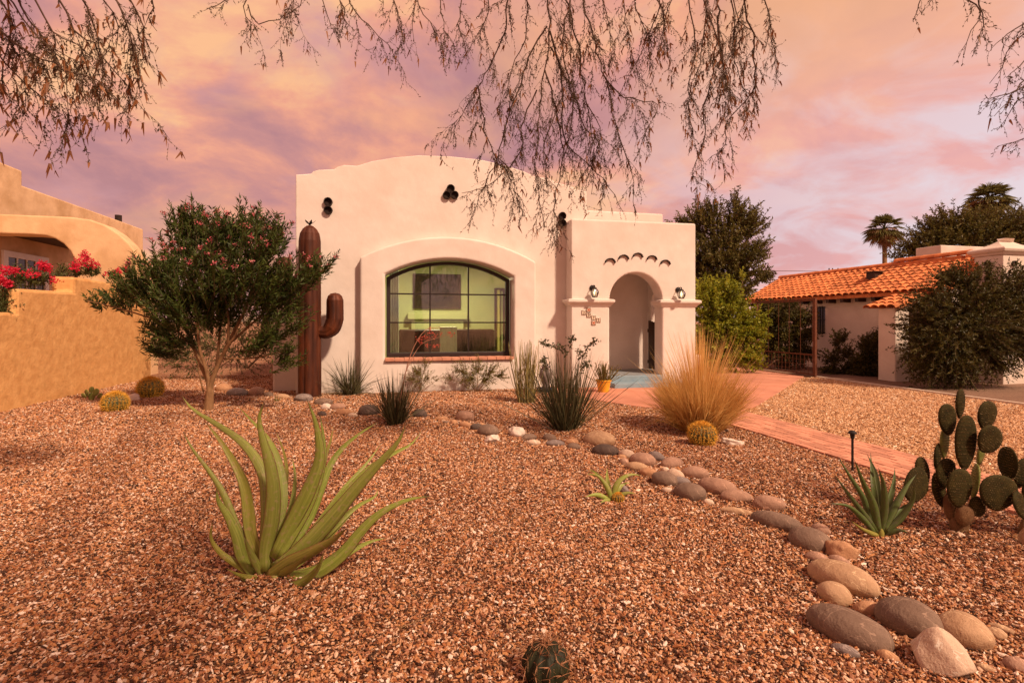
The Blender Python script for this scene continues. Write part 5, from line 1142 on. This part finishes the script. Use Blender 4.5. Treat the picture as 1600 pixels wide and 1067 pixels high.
def rock(cx, cy, L, S, tilt, colr, label, shape='r', group='river stones in the curved row'):
    g = G(cx, cy + S * 0.6); z_ = project(g)[2]; k = z_ / 800
    pit = math.atan2(cy + S * .5 - 502, 800); sp = max(math.sin(pit), 0.12)
    t_ = R(tilt); psi = math.atan(math.tan(t_) / max(sp, .3)) * (1 if sp > .2 else .5)
    mlen = math.hypot(math.cos(psi), math.sin(psi) * sp); a = L * k / mlen * (0.74 if tilt > 15 else 0.85)
    c_ = S * k / math.hypot(1.15 * sp, math.cos(pit)); b = c_ * 1.2
    if b > a: b = a
    c_ *= 1.02
    zc_ = 0.40 * c_
    P0 = G(cx, cy, zc_)
    random.seed(int(cx * 7 + cy * 13)); seed = random.uniform(0, 100); V = ICO_V.copy()
    amp, fr_ = {'r': (0.10, 0.75), 'a': (0.30, 1.15), 'f': (0.15, 1.0), 'c': (0.38, 2.2), 't': (0.16, 1.1)}[shape]
    for i, v in enumerate(V):
        q = Vector(v); d = noise.noise(q * fr_ + Vector((seed, 0, 0))) + 0.35 * noise.noise(q * fr_ * 2.3 + Vector((0, seed, 0))) + (0.10 * noise.noise(q * 7 + Vector((0, 0, seed))) if shape != 'r' else 0.03 * noise.noise(q * 6 + Vector((0, 0, seed))))
        V[i] = v * (1 + amp * d)
    if shape == 't':
        c_ *= 1.25
        up_k = np.clip(V[:, 2], 0, None); V[:, 0] *= 1 - 0.55 * up_k; V[:, 1] *= 1 - 0.5 * up_k
    if shape in 'act':
        for _ in range(7):
            nrm = np.array(Vector((random.gauss(0, 1), random.gauss(0, 1), random.gauss(0, .8))).normalized()); dd = V @ nrm; lim = random.uniform(0.62, 0.82); V -= np.outer(np.clip(dd - lim, 0, None) * 0.88, nrm)
    V[:, 0] *= a; V[:, 1] *= b; V[:, 2] *= c_
    rl = Matrix.Rotation(-YAW - psi, 3, 'Z'); V = V @ np.array(rl).T
    V += np.array(P0) + np.array([0, 0, gzf(P0.x, P0.y)])
    return solo('river_stone' if shape not in 'act' else 'rock', V, ICO_F, RM[colr], label, 'stone', group, smooth=True)
ROCKS = [
 (1325, 970, 62, 31, 28, 'gb', 'large grey brown oblong stone in the front corner, longest of the row'),
 (1421, 961, 44, 31, 36, 'gb', 'grey brown egg shaped stone with fine banding beside the speckled round stone'),
 (1505, 982, 41, 29, 8, 'tan', 'round speckled tan pink stone behind the pale triangular rock'),
 (1468, 1017, 48, 36, 12, 'pale', 'pale angular triangular rock in the near corner', 't'),
 (1317, 897, 50, 25, 30, 'tan', 'long smooth tan stone with a crease, above the round buff stone'),
 (1305, 918, 26, 19, 12, 'tan', 'round buff stone tucked under the long creased tan stone'),
 (1358, 942, 25, 12, 5, 'or', 'flat brown stone wedged between the big oblong and the banded egg stone', 'f'),
 (1321, 1006, 21, 9, 28, 'gy', 'small grey oblong pebble just below the large oblong stone'),
 (1387, 1015, 17, 8, 25, 'or', 'low brown stone half buried between the oblong stone and the triangular rock', 'f'),
 (1556, 986, 15, 10, 10, 'tan', 'small tan stone touching the round speckled stone', 'f'),
 (1566, 980, 16, 6, 34, 'tan', 'narrow tan finger of stone beyond the round speckled stone', 'f'),
 (1590, 1032, 22, 12, 8, 'pk', 'pinkish flat stone at the picture edge past the triangular rock'),
 (1539, 1037, 13, 6, 30, 'tan', 'little tan pebble near the picture edge below the speckled stone'),
 (1266, 839, 31, 21, 14, 'gb', 'big rounded grey brown stone next to the dented orange rock'),
 (1283, 822, 14, 9, 20, 'pk', 'brown stone peeping out behind the big rounded grey brown stone'),
 (1317, 857, 21, 17, 35, 'or', 'dented orange brown rock right of the big rounded stone', 'a'),
 (1277, 866, 18, 9, 12, 'pk', 'flat reddish stone between the big rounded stone and the long tan stone'),
 (1310, 872, 16, 9, 28, 'pk', 'purple brown stone peeping over the long creased tan stone'),
 (1213, 812, 39, 15, 20, 'gb', 'long grey brown stone with a dark broken end'),
 (1201, 788, 26, 13, 6, 'pk', 'dented pink brown stone behind the one with a dark broken end', 'f'),
 (1150, 777, 28, 11, 4, 'pk', 'smooth pinkish dome of stone beside the dented pink stone'),
 (1121, 764, 30, 15, 12, 'pk', 'broad rosy stone behind the smooth pinkish dome'),
 (1151, 797, 26, 6, 10, 'tan', 'flat tan slab sunk in gravel below the smooth pinkish dome', 'f'),
 (1079, 771, 27, 15, 16, 'gb', 'dark brown stone in front of the rosy pair, nearest the small agave row end'),
 (1086, 746, 24, 11, 6, 'pk', 'reddish oval stone behind the dark brown stone'),
 (1039, 752, 20, 13, 14, 'gb', 'rounded brown stone left of the dark brown stone'),
 (1064, 757, 15, 8, 10, 'gy', 'small greyish stone wedged between two brown stones'),
 (1055, 747, 12, 9, 30, 'pale', 'pale cream stone peeping over the rounded brown stone'),
 (1040, 739, 7, 5, 0, 'pale', 'tiny cream pebble above the rounded brown stone'),
 (1050, 729, 21, 10, -6, 'pk', 'pink brown oval stone across from the tan humped stone'),
 (995, 732, 18, 8, 8, 'tan', 'tan humped stone on the gravel side beside the small agave'),
 (1014, 741, 15, 8, 12, 'or', 'flat peach stone under the tan humped stone', 'f'),
 (1005, 722, 21, 12, 12, 'pk', 'large brown oval stone behind the tan humped stone'),
 (1024, 715, 13, 9, 25, 'gy', 'grey stone with a dark crack behind the brown oval', 'f'),
 (980, 712, 13, 8, 18, 'pale', 'pale peach block between the black stone and the brown oval', 'f'),
 (975, 724, 9, 6, 0, 'pk', 'small purple brown pebble in front of the pale peach block'),
 (971, 716, 8, 4, 10, 'or', 'small orange pebble beside the pale peach block'),
 (946, 705, 24, 11, 8, 'dk', 'large blackish stone in front of the big sandy boulder'),
 (937, 687, 28, 14, 8, 'tan', 'big sandy boulder behind the blackish stone'),
 (1044, 768, 11, 5, 8, 'pale', 'pale sliver of stone below the rounded brown stone', 'f'),
 (1107, 784, 9, 5, 10, 'pale', 'pale pebble just right of the dark brown stone', 'f'),
 (896, 700, 13, 6, 6, 'gb', 'grey brown pebble beside the blackish stone'),
 (893, 692, 13, 5, 0, 'or', 'flat rusty stone behind a grey brown pebble, near the sandy boulder', 'f'),
 (868, 695, 17, 6, 0, 'gy', 'grey split stone in the middle of the thin row', 'f'),
 (859, 686, 11, 7, 10, 'gb', 'dark rounded stone behind the grey split stone'),
 (834, 694, 13, 5, 0, 'pale', 'oblong peach pebble left of the grey split stone'),
 (827, 687, 14, 6, -6, 'gb', 'brown grey stone behind the oblong peach pebble'),
 (807, 679, 12, 11, 30, 'wh', 'upright pinkish white chunk standing in the row', 'a'),
 (763, 677, 20, 11, 8, 'gb', 'grey brown humped stone with white coral rock before it'),
 (745, 670, 12, 7, 5, 'dk', 'dark round stone left of the grey brown hump'),
 (753, 664, 9, 4, 10, 'or', 'orange stone behind the dark round stone'),
 (727, 664, 14, 6, 16, 'or', 'orange tan stone below the brown wedge'),
 (709, 660, 6, 5, 0, 'or', 'small orange pebble at the end of the orange tan stone'),
 (727, 651, 17, 10, 14, 'pk', 'brown wedge shaped stone behind the orange pair', 'f'),
 (691, 653, 12, 4, 4, 'or', 'flat orange stone just right of the flowering yucca'),
 (698, 659, 8, 3, 4, 'gb', 'low brown pebble in front of the flat orange stone'),
 (769, 688, 14, 8, 0, 'wh', 'knobbly white coral rock in front of the grey brown hump', 'c'),
 (349, 607, 16, 8, 8, 'or', 'rusty brown stone behind the shrub trunk'),
 (371, 614, 21, 8, 6, 'gy', 'cracked grey brown stone to the right of the shrub trunk', 'f'),
 (401, 613, 13, 9, -10, 'pk', 'rounded rosy stone at the left end of the far row'),
 (441, 620, 14, 5, 0, 'tan', 'flat cream tan stone before the white wing wall'),
 (474, 623, 18, 8, 4, 'gy', 'creased grey tan stone at the foot of the metal saguaro', 'f'),
 (506, 628, 18, 7, 4, 'gb', 'long brown stone right of the metal saguaro'),
 (510, 635, 10, 6, 6, 'wh', 'smooth white stone in the far row'),
 (528, 635, 14, 6, -6, 'pk', 'purple brown stone behind the long orange stone'),
 (538, 645, 18, 6, 4, 'or', 'long orange stone right of the slate'),
 (551, 649, 10, 4, 4, 'pale', 'pale pink pebble against the biggest dark stone'),
 (576, 644, 20, 11, 8, 'dk', 'biggest dark stone of the far row, left of the flowering yucca'),
 (503, 645, 10, 5, 24, 'dk', 'slim dark slate in front of the white stone'),
 (656, 648, 14, 8, 8, 'dk', 'dark brown stone peeping out right of the flowering yucca'),
 (393, 622, 10, 3, 0, 'tan', 'thin tan sliver in front of the rosy stone', 'f'),
 (420, 617, 8, 5, 0, 'gb', 'small brown stone between the rosy and cream tan stones'),
]
for r in ROCKS:
    rock(*r[:7], shape=(r[7] if len(r) > 7 else 'r'))
rock(207, 622, 17, 8, 2, 'wh', 'white limestone block between the two golden barrels by the wall', 'a', group='loose rocks')
rock(1141, 690, 19, 8, 12, 'wh', 'hollowed bone white rock beside the golden barrel and grass', 'c', group='loose rocks')
rock(972, 765, 12, 12, 10, 'gy', 'pitted grey rock behind the small agave', 'a', group='loose rocks')
rock(1601, 846, 10, 18, 0, 'tan', 'tan rock at the picture edge under the prickly pear', 'a', group='loose rocks')

# ================================================================ gravel: loose chips, tens of thousands, as one scatter per bed
def pebble_variants(k):
    out = []
    for i in range(k):
        bm = bmesh.new(); bmesh.ops.create_icosphere(bm, subdivisions=1, radius=1)
        r1 = random.Random(i)
        for v in bm.verts:
            v.co *= r1.uniform(0.72, 1.2)
        V = [v.co.copy() for v in bm.verts]; F = [[v.index for v in f.verts] for f in bm.faces]; bm.free(); out.append((V, F))
    return out
def chip_mat(name, stops):
    m, nt, p = new_mat(name)
    oi = nd(nt, 'ShaderNodeObjectInfo'); c = ramp_n(nt, oi.outputs['Random'], stops, 'CONSTANT')
    t = nd(nt, 'ShaderNodeTexCoord'); n_ = nd(nt, 'ShaderNodeTexNoise', i_Scale=2.0, i_Detail=3); lk(nt, t.outputs['Object'], n_.inputs['Vector'])
    c = mix_n(nt, ramp_n(nt, n_.outputs[0], [(0.3, 0.35), (0.7, 0.0)]), c, (0.16, 0.07, 0.03))
    lk(nt, c, p.inputs['Base Color']); p.inputs['Roughness'].default_value = 0.75; p.inputs['Specular IOR Level'].default_value = 0.3
    return m
warm_stops = [(0.0, (0.030, 0.013, 0.008)), (0.15, (0.14, 0.048, 0.020)), (0.30, (0.39, 0.148, 0.055)), (0.44, (0.54, 0.255, 0.10)), (0.58, (0.61, 0.34, 0.185)), (0.72, (0.40, 0.18, 0.10)), (0.84, (0.76, 0.53, 0.36)), (0.955, (0.90, 0.76, 0.62))]
pale_stops = [(0.0, (0.26, 0.12, 0.05)), (0.10, (0.52, 0.27, 0.12)), (0.32, (0.70, 0.42, 0.22)), (0.6, (0.78, 0.53, 0.31)), (0.82, (0.60, 0.34, 0.18)), (0.92, (0.90, 0.74, 0.54))]
M['chip'] = chip_mat('gravel_chip', warm_stops); M['chip_pale'] = chip_mat('pale_gravel_chip', pale_stops)
PV = pebble_variants(6)
def scatter(name, label, P, scl, rot, matl, kindc):
    col = bpy.data.collections.new(name + '_chips')
    for V, F in PV:
        me = mk_mesh('chip', V, F); me.materials.append(matl)
        col.objects.link(bpy.data.objects.new('chip', me))
    me = bpy.data.meshes.new(name); me.vertices.add(len(P)); me.vertices.foreach_set('co', P.astype(np.float32).ravel())
    for nm, arr in (('scl', scl), ('rot', rot)):
        at = me.attributes.new(nm, 'FLOAT_VECTOR', 'POINT'); at.data.foreach_set('vector', arr.astype(np.float32).ravel())
    o = bpy.data.objects.new(name, me); COL.objects.link(o); WL[o.name] = Vector((0, 0, 0))
    ng = bpy.data.node_groups.new(name, 'GeometryNodeTree')
    ng.interface.new_socket('Geometry', in_out='INPUT', socket_type='NodeSocketGeometry'); ng.interface.new_socket('Geometry', in_out='OUTPUT', socket_type='NodeSocketGeometry')
    gi = ng.nodes.new('NodeGroupInput'); go = ng.nodes.new('NodeGroupOutput'); ip = ng.nodes.new('GeometryNodeInstanceOnPoints'); ci = ng.nodes.new('GeometryNodeCollectionInfo')
    ci.inputs['Collection'].default_value = col; ci.inputs['Separate Children'].default_value = True; ci.inputs['Reset Children'].default_value = True
    m2p = ng.nodes.new('GeometryNodeMeshToPoints')
    ng.links.new(gi.outputs[0], m2p.inputs['Mesh']); ng.links.new(m2p.outputs[0], ip.inputs['Points']); ng.links.new(ci.outputs[0], ip.inputs['Instance']); ip.inputs['Pick Instance'].default_value = True
    ri = ng.nodes.new('FunctionNodeRandomValue'); ri.data_type = 'INT'
    [s for s in ri.inputs if s.name == 'Min' and s.type == 'INT'][0].default_value = 0; [s for s in ri.inputs if s.name == 'Max' and s.type == 'INT'][0].default_value = len(PV) - 1
    ng.links.new([s for s in ri.outputs if s.type == 'INT'][0], ip.inputs['Instance Index'])
    for nm, sock in (('scl', 'Scale'), ('rot', 'Rotation')):
        na = ng.nodes.new('GeometryNodeInputNamedAttribute'); na.data_type = 'FLOAT_VECTOR'; na.inputs['Name'].default_value = nm
        src = [s for s in na.outputs if s.type == 'VECTOR'][0]
        if sock == 'Rotation':
            e2r = ng.nodes.new('FunctionNodeEulerToRotation'); ng.links.new(src, e2r.inputs[0]); ng.links.new(e2r.outputs[0], ip.inputs['Rotation'])
        else: ng.links.new(src, ip.inputs[sock])
    ng.links.new(ip.outputs[0], go.inputs[0])
    md = o.modifiers.new('chips', 'NODES'); md.node_group = ng
    tag(o, label, 'gravel', kind='stuff')
    return o
def bed(x0, x1, y0, y1, dens, cond, zr):
    n = int((x1 - x0) * (y1 - y0) * dens); x = rng.uniform(x0, x1, n); y = rng.uniform(y0, y1, n)
    z = x * SA + y * CA; u = (x * CA - y * SA) / np.maximum(z, .1)
    k = (z > zr[0]) & (z <= zr[1]) & (np.abs(u) < 1.12) & cond(x, y)
    return x[k], y[k]
def yard(x, y): return ((x < WX0 - 0.02) | (y > 8.0)) & (x > -6.79) & ~in_poly(x, y, SLAB) & ~((y > 11.78) & (x > -0.82) & (x < 3.26)) & ~((y > 11.98) & (x > -2.2)) & ~((y > 11.55) & (x > 4.0)) & ~((y > 12.58) & (x > -2.85)) & (x < 5.0)
def side_bed(x, y): return (x > WX1 + 0.02) & (x < 11.56) & (y < 12.3) & ~in_poly(x, y, SLAB)
def chips(sets, name, label, matl):
    Ps, Ss, Rs = [], [], []
    for x, y, s0 in sets:
        n = len(x); s = s0 * np.exp(rng.normal(0, .38, n)).clip(0.45, 2.3)
        lng = rng.random(n) < 0.22
        sc = np.stack([s * rng.uniform(.9, 1.4, n) * np.where(lng, 1.6, 1), s * rng.uniform(.6, 1.0, n), s * rng.uniform(.32, .7, n)], 1)
        Ps.append(np.stack([x, y, gz(x, y) + rng.uniform(0.0, 0.011, n)], 1)); Ss.append(sc); Rs.append(np.stack([rng.normal(0, .45, n), rng.normal(0, .45, n), rng.uniform(0, 6.28, n)], 1))
    return scatter(name, label, np.concatenate(Ps), np.concatenate(Ss), np.concatenate(Rs), matl, 'gravel')
S1 = [(*bed(-7, 6, 0.5, 6.5, 8600, yard, (1.5, 4.5)), 0.0066), (*bed(-7, 6, 2, 9, 6600, yard, (4.5, 7.5)), 0.0076), (*bed(-7, 6, 4, 16.5, 3800, yard, (7.5, 17)), 0.0095)]
S2 = [(*bed(5.9, 11.6, 1, 9, 3600, side_bed, (3, 8)), 0.0096), (*bed(5.9, 11.6, 4, 12.3, 2400, side_bed, (8, 16)), 0.0112)]
chips(S1, 'gravel', 'loose orange brown gravel chips covering the front yard', M['chip'])
chips(S2, 'pale_gravel', 'paler buff gravel between the brick walkway and the kerb', M['chip_pale'])

# dry leaves and bits of twig dropped on the gravel
xl, yl_ = bed(-6.5, 4.9, 1.0, 11.0, 9, yard, (1.5, 12)); n = len(xl)
P = np.stack([xl, yl_, gz(xl, yl_) + 0.016], 1); Dl = np.stack([rng.normal(size=n), rng.normal(size=n), rng.uniform(-.1, .25, n)], 1)
V1, F1 = leaf_quads(P, Dl, rng.uniform(.02, .05, n), rng.uniform(.008, .018, n))
xt, yt = bed(-6.5, 4.9, 1.0, 9.0, 4, yard, (1.5, 9)); n2 = len(xt); A = np.stack([xt, yt, gz(xt, yt) + 0.014], 1); an = rng.uniform(0, 6.28, n2); Lt = rng.uniform(.05, .16, n2)
V2, F2 = twig_strips(A, A + np.stack([np.cos(an) * Lt, np.sin(an) * Lt, rng.uniform(0, .02, n2)], 1), 0.0026)
V, F = merge([(V1, F1), (V2, F2)]); L_lit = leaf_mat('dry_litter', (0.16, 0.075, 0.03), (0.46, 0.28, 0.13), 0.1)
tag(obj('leaf_litter', V, F, L_lit, attrs={'tint': rng.uniform(0, 1, len(V))}), 'dry leaves and twig bits scattered over the gravel', 'litter', kind='stuff')
# ================================================================ overhanging tree: trunk behind the viewer, boughs over the yard
CL = {
 'A': (3.7, 0, 0, 4.0, 1.45, 'pod', [[(0, -80), (100, 60), (250, 250), (380, 330), (500, 400)], [(-60, 100), (100, 280), (250, 350), (420, 450), (580, 480), (750, 630)], [(200, -60), (300, 150), (400, 250), (510, 300), (500, 500)], [(500, -60), (590, 130), (620, 300), (680, 400), (800, 560), (770, 700)], [(700, -60), (830, 250), (860, 430), (910, 590)], [(800, -40), (880, 130), (920, 260), (910, 380)], [(-40, 300), (100, 470), (300, 640), (340, 660)], [(50, -60), (60, 200), (150, 450), (180, 640)], [(350, -50), (480, 200), (600, 300), (640, 430), (620, 760)], [(950, -40), (960, 20), (930, 120), (1000, 200)], [(620, -60), (720, 120), (740, 320)], [(100, -60), (200, 150), (320, 300), (420, 420), (430, 740)], [(-40, 500), (60, 600), (140, 700)], [(0, 0), (60, 150), (20, 400), (0, 600)]]),
 'B': (5.4, 320, 0, 2.965, 1.1, 'leaf', [[(210, -50), (180, 70), (215, 110), (190, 160)], [(190, 20), (240, 105), (320, 100), (390, 50), (400, -30)], [(410, -40), (400, 60), (405, 170)], [(540, -40), (570, 80), (610, 150)], [(660, -40), (700, 60), (760, 110), (850, 210), (865, 245)], [(860, -40), (900, 100), (940, 230)], [(980, -40), (1010, 70), (1060, 130), (1075, 210)], [(1190, -40), (1180, 130), (1220, 270)], [(1090, -40), (1100, 100), (1130, 180)], [(620, -40), (640, 60), (680, 130)], [(1000, -50), (960, 60), (970, 190)], [(130, -40), (60, 20), (0, 45)], [(450, -40), (430, 40), (350, 45)], [(800, -40), (830, 60)]]),
 'C': (5.6, 680, 0, 2.807, 1.5, 'leaf', [[(320, -60), (318, 20), (300, 150), (240, 290), (190, 380), (120, 500), (50, 630)], [(490, -60), (490, 0), (505, 140), (480, 300), (460, 450), (450, 600), (440, 760), (480, 1000)], [(505, 140), (540, 260), (560, 420), (565, 600), (640, 700), (740, 790), (830, 930)], [(490, 120), (420, 230), (370, 370), (300, 600), (260, 720), (200, 850), (150, 1000)], [(640, -60), (660, 60), (700, 180), (740, 330), (770, 470), (820, 620), (860, 760), (880, 930)], [(560, -60), (600, 100), (640, 280), (660, 450), (690, 650), (640, 800)], [(740, 330), (820, 420), (900, 440), (980, 460), (910, 590)], [(505, 200), (600, 400), (660, 560), (700, 620), (690, 850)], [(240, -50), (220, 100), (130, 240)], [(190, 380), (210, 520), (250, 660), (340, 770), (340, 950)], [(400, -50), (400, 150), (330, 330), (330, 470)], [(720, -50), (760, 100), (790, 240)], [(480, 300), (530, 500), (560, 700), (520, 900), (550, 980)], [(440, 400), (380, 560), (370, 680), (250, 800), (110, 850)], [(660, 450), (720, 560), (700, 700)], [(560, 420), (480, 620), (490, 800)], [(260, 700), (320, 760), (370, 900)], [(600, -50), (560, 200), (600, 420), (590, 600), (540, 800)]]),
 'D': (6.0, 680, 0, 2.807, 1.3, 'pod', [[(1000, -60), (960, 100), (900, 230), (830, 380)], [(1240, -60), (1245, 100), (1220, 300), (1180, 500), (1180, 620), (1130, 760), (1200, 830)], [(1290, -60), (1330, 80), (1400, 150), (1450, 220)], [(1350, -40), (1400, 230), (1390, 400), (1280, 540), (1270, 640), (1200, 700)], [(1430, -30), (1470, 60), (1480, 170), (1500, 330)], [(1100, -60), (1140, 200), (1110, 400), (1120, 600)], [(860, -60), (890, 60), (950, 200), (930, 350)], [(1060, -60), (1010, 80), (1020, 220)], [(1200, -60), (1180, 150), (1150, 330), (1110, 480)], [(1300, -50), (1310, 200), (1340, 350), (1420, 480)], [(1160, -60), (1240, 180), (1290, 380), (1280, 520)], [(940, -60), (1000, 60), (980, 260)], [(1380, -50), (1320, 120), (1300, 280)], [(1240, 100), (1260, 320), (1220, 460)], [(820, -60), (840, 120), (860, 300)]]),
 'E': (4.4, 1200, 0, 2.54, 0.65, 'leaf', [[(610, -40), (600, 30), (580, 80)], [(740, -30), (820, 10), (850, 60), (800, 130), (770, 220)], [(830, -30), (855, 80), (825, 170)], [(1080, 90), (1000, 150), (940, 230), (890, 330)], [(1080, 250), (960, 370), (850, 390)], [(1060, 370), (980, 410), (910, 520)], [(1080, 470), (1000, 560), (920, 575)], [(1080, 560), (1020, 640)], [(1070, 70), (960, 125), (880, 195)], [(660, -30), (640, 20)], [(1080, 180), (1000, 260), (950, 300)], [(1080, 300), (990, 360), (900, 460)]]),
}
TR = Vector((1.1, -2.6, 0))
mq = thing('overhanging_tree', 'thorny tree whose drooping twigs and pods hang into the top of the view', 'tree', TR)
V, F = tube(catmull([TR - Vector((0, 0, .2)), TR + Vector((.05, .1, 1.2)), TR + Vector((-.05, .3, 2.6)), TR + Vector((0, .6, 4.2))], 12), [0.34, .28, .25, .24, .23, .22, .21, .2, .19, .18, .17, .16], 14); obj('trunk', V, F, M['bark'], mq, smooth=True)
TR2 = Vector((9.5, -3.6, 0))  # second trunk out of view, added so its crown shades the prickly pear
mq2 = thing('overhanging_tree', 'second thorny tree with twigs in the top corner, trunk and crown added for shade', 'tree', TR2)
V, F = tube(catmull([TR2 - Vector((0, 0, .2)), TR2 + Vector((.05, .1, 1.2)), TR2 + Vector((-.1, .2, 2.4)), TR2 + Vector((-.2, .5, 3.6))], 12), [0.30, .26, .23, .22, .21, .2, .19, .18, .17, .16, .15, .14], 14); obj('trunk', V, F, M['bark'], mq2, smooth=True)
L_mq = leaf_mat('tiny_olive_leaf', (0.06, 0.042, 0.022), (0.17, 0.11, 0.055), 0.35)
M['pod'] = leaf_mat('brown_pod', (0.20, 0.075, 0.028), (0.34, 0.15, 0.06), 0.35)
random.seed(21)
ar = lambda l: np.array([tuple(q) for q in l])
def finish(t_, twA, twB, twW, lfP, lfD, pdP, pdD):
    V, F = twig_strips(ar(twA), ar(twB), np.array(twW)); obj('twigs', V, F, M['twig'], t_, kind='stuff')
    lfP, lfD = ar(lfP), ar(lfD); n = len(lfP)
    V, F = leaf_quads(lfP, lfD, rng.uniform(.013, .030, n), rng.uniform(.005, .011, n)); obj('leaflets', V, F, L_mq, t_, attrs={'tint': np.repeat(rng.uniform(0, 1, n), 4)}, kind='stuff')
    pdP, pdD = ar(pdP), ar(pdD); n = len(pdP)
    V, F, m_ = ribbons(pdP, pdD, rng.uniform(.05, .10, n), .018, rng.uniform(-.2, .2, n), 4); obj('pods', V, F, M['pod'], t_, attrs={'tint': np.repeat(rng.uniform(0, 1, n), m_)}, kind='stuff')
twA, twB, twW, lfP, lfD, pdP, pdD = [], [], [], [], [], [], []
mq1, TR1 = mq, TR
for key, (z0, ox, oy, sc, dn, kind, polys) in CL.items():
    starts = []
    if key == 'E':
        finish(mq1, twA, twB, twW, lfP, lfD, pdP, pdD); twA, twB, twW, lfP, lfD, pdP, pdD = [], [], [], [], [], [], []; mq, TR = mq2, TR2
    for poly in polys:
        top_ = oy + poly[0][1] / sc < -5; dz0 = random.uniform(-.15, .15) if top_ else 0.0; dz1 = dz0 + random.uniform(-.3, .3); n = len(poly)
        P = [D(ox + q[0] / sc, oy + q[1] / sc, z0 + dz0 + (dz1 - dz0) * i / (n - 1)) for i, q in enumerate(poly)]
        if oy + poly[0][1] / sc < -5: starts.append(P[0])
        Ltot = sum((P[i + 1] - P[i]).length for i in range(n - 1)); m_ = max(6, int(Ltot / 0.09)); Q = catmull(P, m_)
        Q = [q + Vector((random.gauss(0, .010), random.gauss(0, .010), random.gauss(0, .008))) for q in Q]
        r0 = 0.0042 + 0.0052 * min(1, Ltot / 2.2)
        V, F = tube(Q, [r0 * (1 - 0.78 * i / (m_ - 1)) + .0008 for i in range(m_)], 5); obj('branch', V, F, M['twig'], mq)
        hosts = [Q]
        for _ in range(int(Ltot * 4.2 * dn)):       # weeping side shoots
            i = random.randrange(1, m_ - 1); d = ((Q[i + 1] - Q[i]).normalized() * 0.6 + Vector((random.gauss(0, .5), random.gauss(0, .5), random.gauss(-.5, .3)))).normalized()
            L = random.uniform(.18, .65) * (0.5 if key == 'E' else 1) * (1.2 - .5 * i / m_); cur = Q[i]; H_ = [cur]
            for s_ in range(7):
                d = (d + Vector((random.gauss(0, .16), random.gauss(0, .16), random.gauss(-.16, .14)))).normalized(); nx_ = cur + d * L / 7
                twA.append(cur); twB.append(nx_); twW.append(.0034 * (1 - .1 * s_)); cur = nx_; H_.append(cur)
            hosts.append(H_)
        for H_ in hosts:
            Lh = sum((H_[i + 1] - H_[i]).length for i in range(len(H_) - 1))
            for _ in range(int(Lh * (17 if H_ is Q else 20) * min(dn, 1.3)) + 1):
                i = random.randrange(len(H_) - 1); A0 = H_[i].lerp(H_[i + 1], random.random()); T = (H_[i + 1] - H_[i]).normalized()
                d = (T * 0.7 + Vector((random.gauss(0, .6), random.gauss(0, .6), random.gauss(-.5, .4)))).normalized(); L = random.uniform(.04, .20)
                cur = A0
                for s_ in range(3):
                    d = (d + Vector((random.gauss(0, .25), random.gauss(0, .25), random.gauss(-.16, .2)))).normalized(); nx_ = cur + d * L / 3
                    twA.append(cur); twB.append(nx_); twW.append(.0019 * (1 - .15 * s_))
                    for _k in range(3):
                        q = cur.lerp(nx_, random.random()); lfP.append(q); lfD.append(d + Vector((random.gauss(0, .8), random.gauss(0, .8), random.gauss(-.2, .8))))
                    cur = nx_
                if random.random() < (.30 if kind == 'pod' else .10):
                    for _k in range(random.choice((1, 1, 2, 3))): pdP.append(cur); pdD.append(Vector((random.gauss(0, .3), random.gauss(0, .3), -1)))
    # bough above the frame that carries the cluster, and the limb that reaches it from the trunk
    starts.sort(key=lambda q: q.x)
    top = [q + Vector((0, 0, .35 + .1 * math.sin(3 * q.x))) for q in starts]
    if len(top) >= 2:
        V, F = tube(catmull(top, 24), [0.03 - .015 * abs(i - 12) / 12 for i in range(24)], 7); obj('bough', V, F, M['bark'], mq, smooth=True)
        for q, t__ in zip(starts, top): twA.append(t__); twB.append(q); twW.append(.008)
        mid = top[len(top) // 2]
        V, F = tube(catmull([TR + Vector((0, .6, 4.1)), TR.lerp(mid, .4) + Vector((0, 0, 4.6 - TR.lerp(mid, .4).z + .6)), mid + Vector((0, -.5, .25)), mid], 16), [.12 - .085 * i / 15 for i in range(16)], 9); obj('limb', V, F, M['bark'], mq, smooth=True)
finish(mq2, twA, twB, twW, lfP, lfD, pdP, pdD)
# unseen crowns above and behind the viewer, shaped to shade the near ground
def over_crown(t_, TR, cr, n):
    O, d, idx = blob_points(cr, n, 0.4)
    lv, (A, B), tint = sprays(O, d + np.array([0, 0, -.3]), 0.5, 16, 0.075, 0.022, 1.0, 0.3)
    obj('crown', lv[0], lv[1], L_mq, t_, attrs={'tint': tint}, kind='stuff')
    for b_ in cr:
        c_ = Vector(b_[:3]); s_ = TR + Vector((-.1, .5, 3.5)); V, F = tube(catmull([s_, s_.lerp(c_, .5) + Vector((.1, 0, .3)), c_], 9), [.09 - .008 * i for i in range(9)], 7); obj('limb', V, F, M['bark'], t_, smooth=True)
over_crown(mq1, TR1, [(3.2, -3.4, 6.2, 1.8, 1.7, 1.0), (4.8, -4.4, 5.6, 1.7, 1.6, .9), (3.6, -1.2, 6.8, 1.6, 1.3, .8), (1.2, -5.0, 6.2, 1.8, 1.5, .9), (4.2, -6.0, 5.6, 1.6, 1.5, .9)], 1000)
over_crown(mq2, TR2, [(8.0, -2.4, 5.2, 1.4, 1.4, .8), (7.6, -4.8, 5.0, 1.4, 1.4, .8), (9.8, -3.4, 5.4, 1.6, 1.5, .9), (11.2, -4.6, 4.8, 1.5, 1.4, .8), (10.6, -1.8, 5.0, 1.4, 1.3, .8), (9.2, -5.8, 5.0, 1.4, 1.3, .8)], 900)
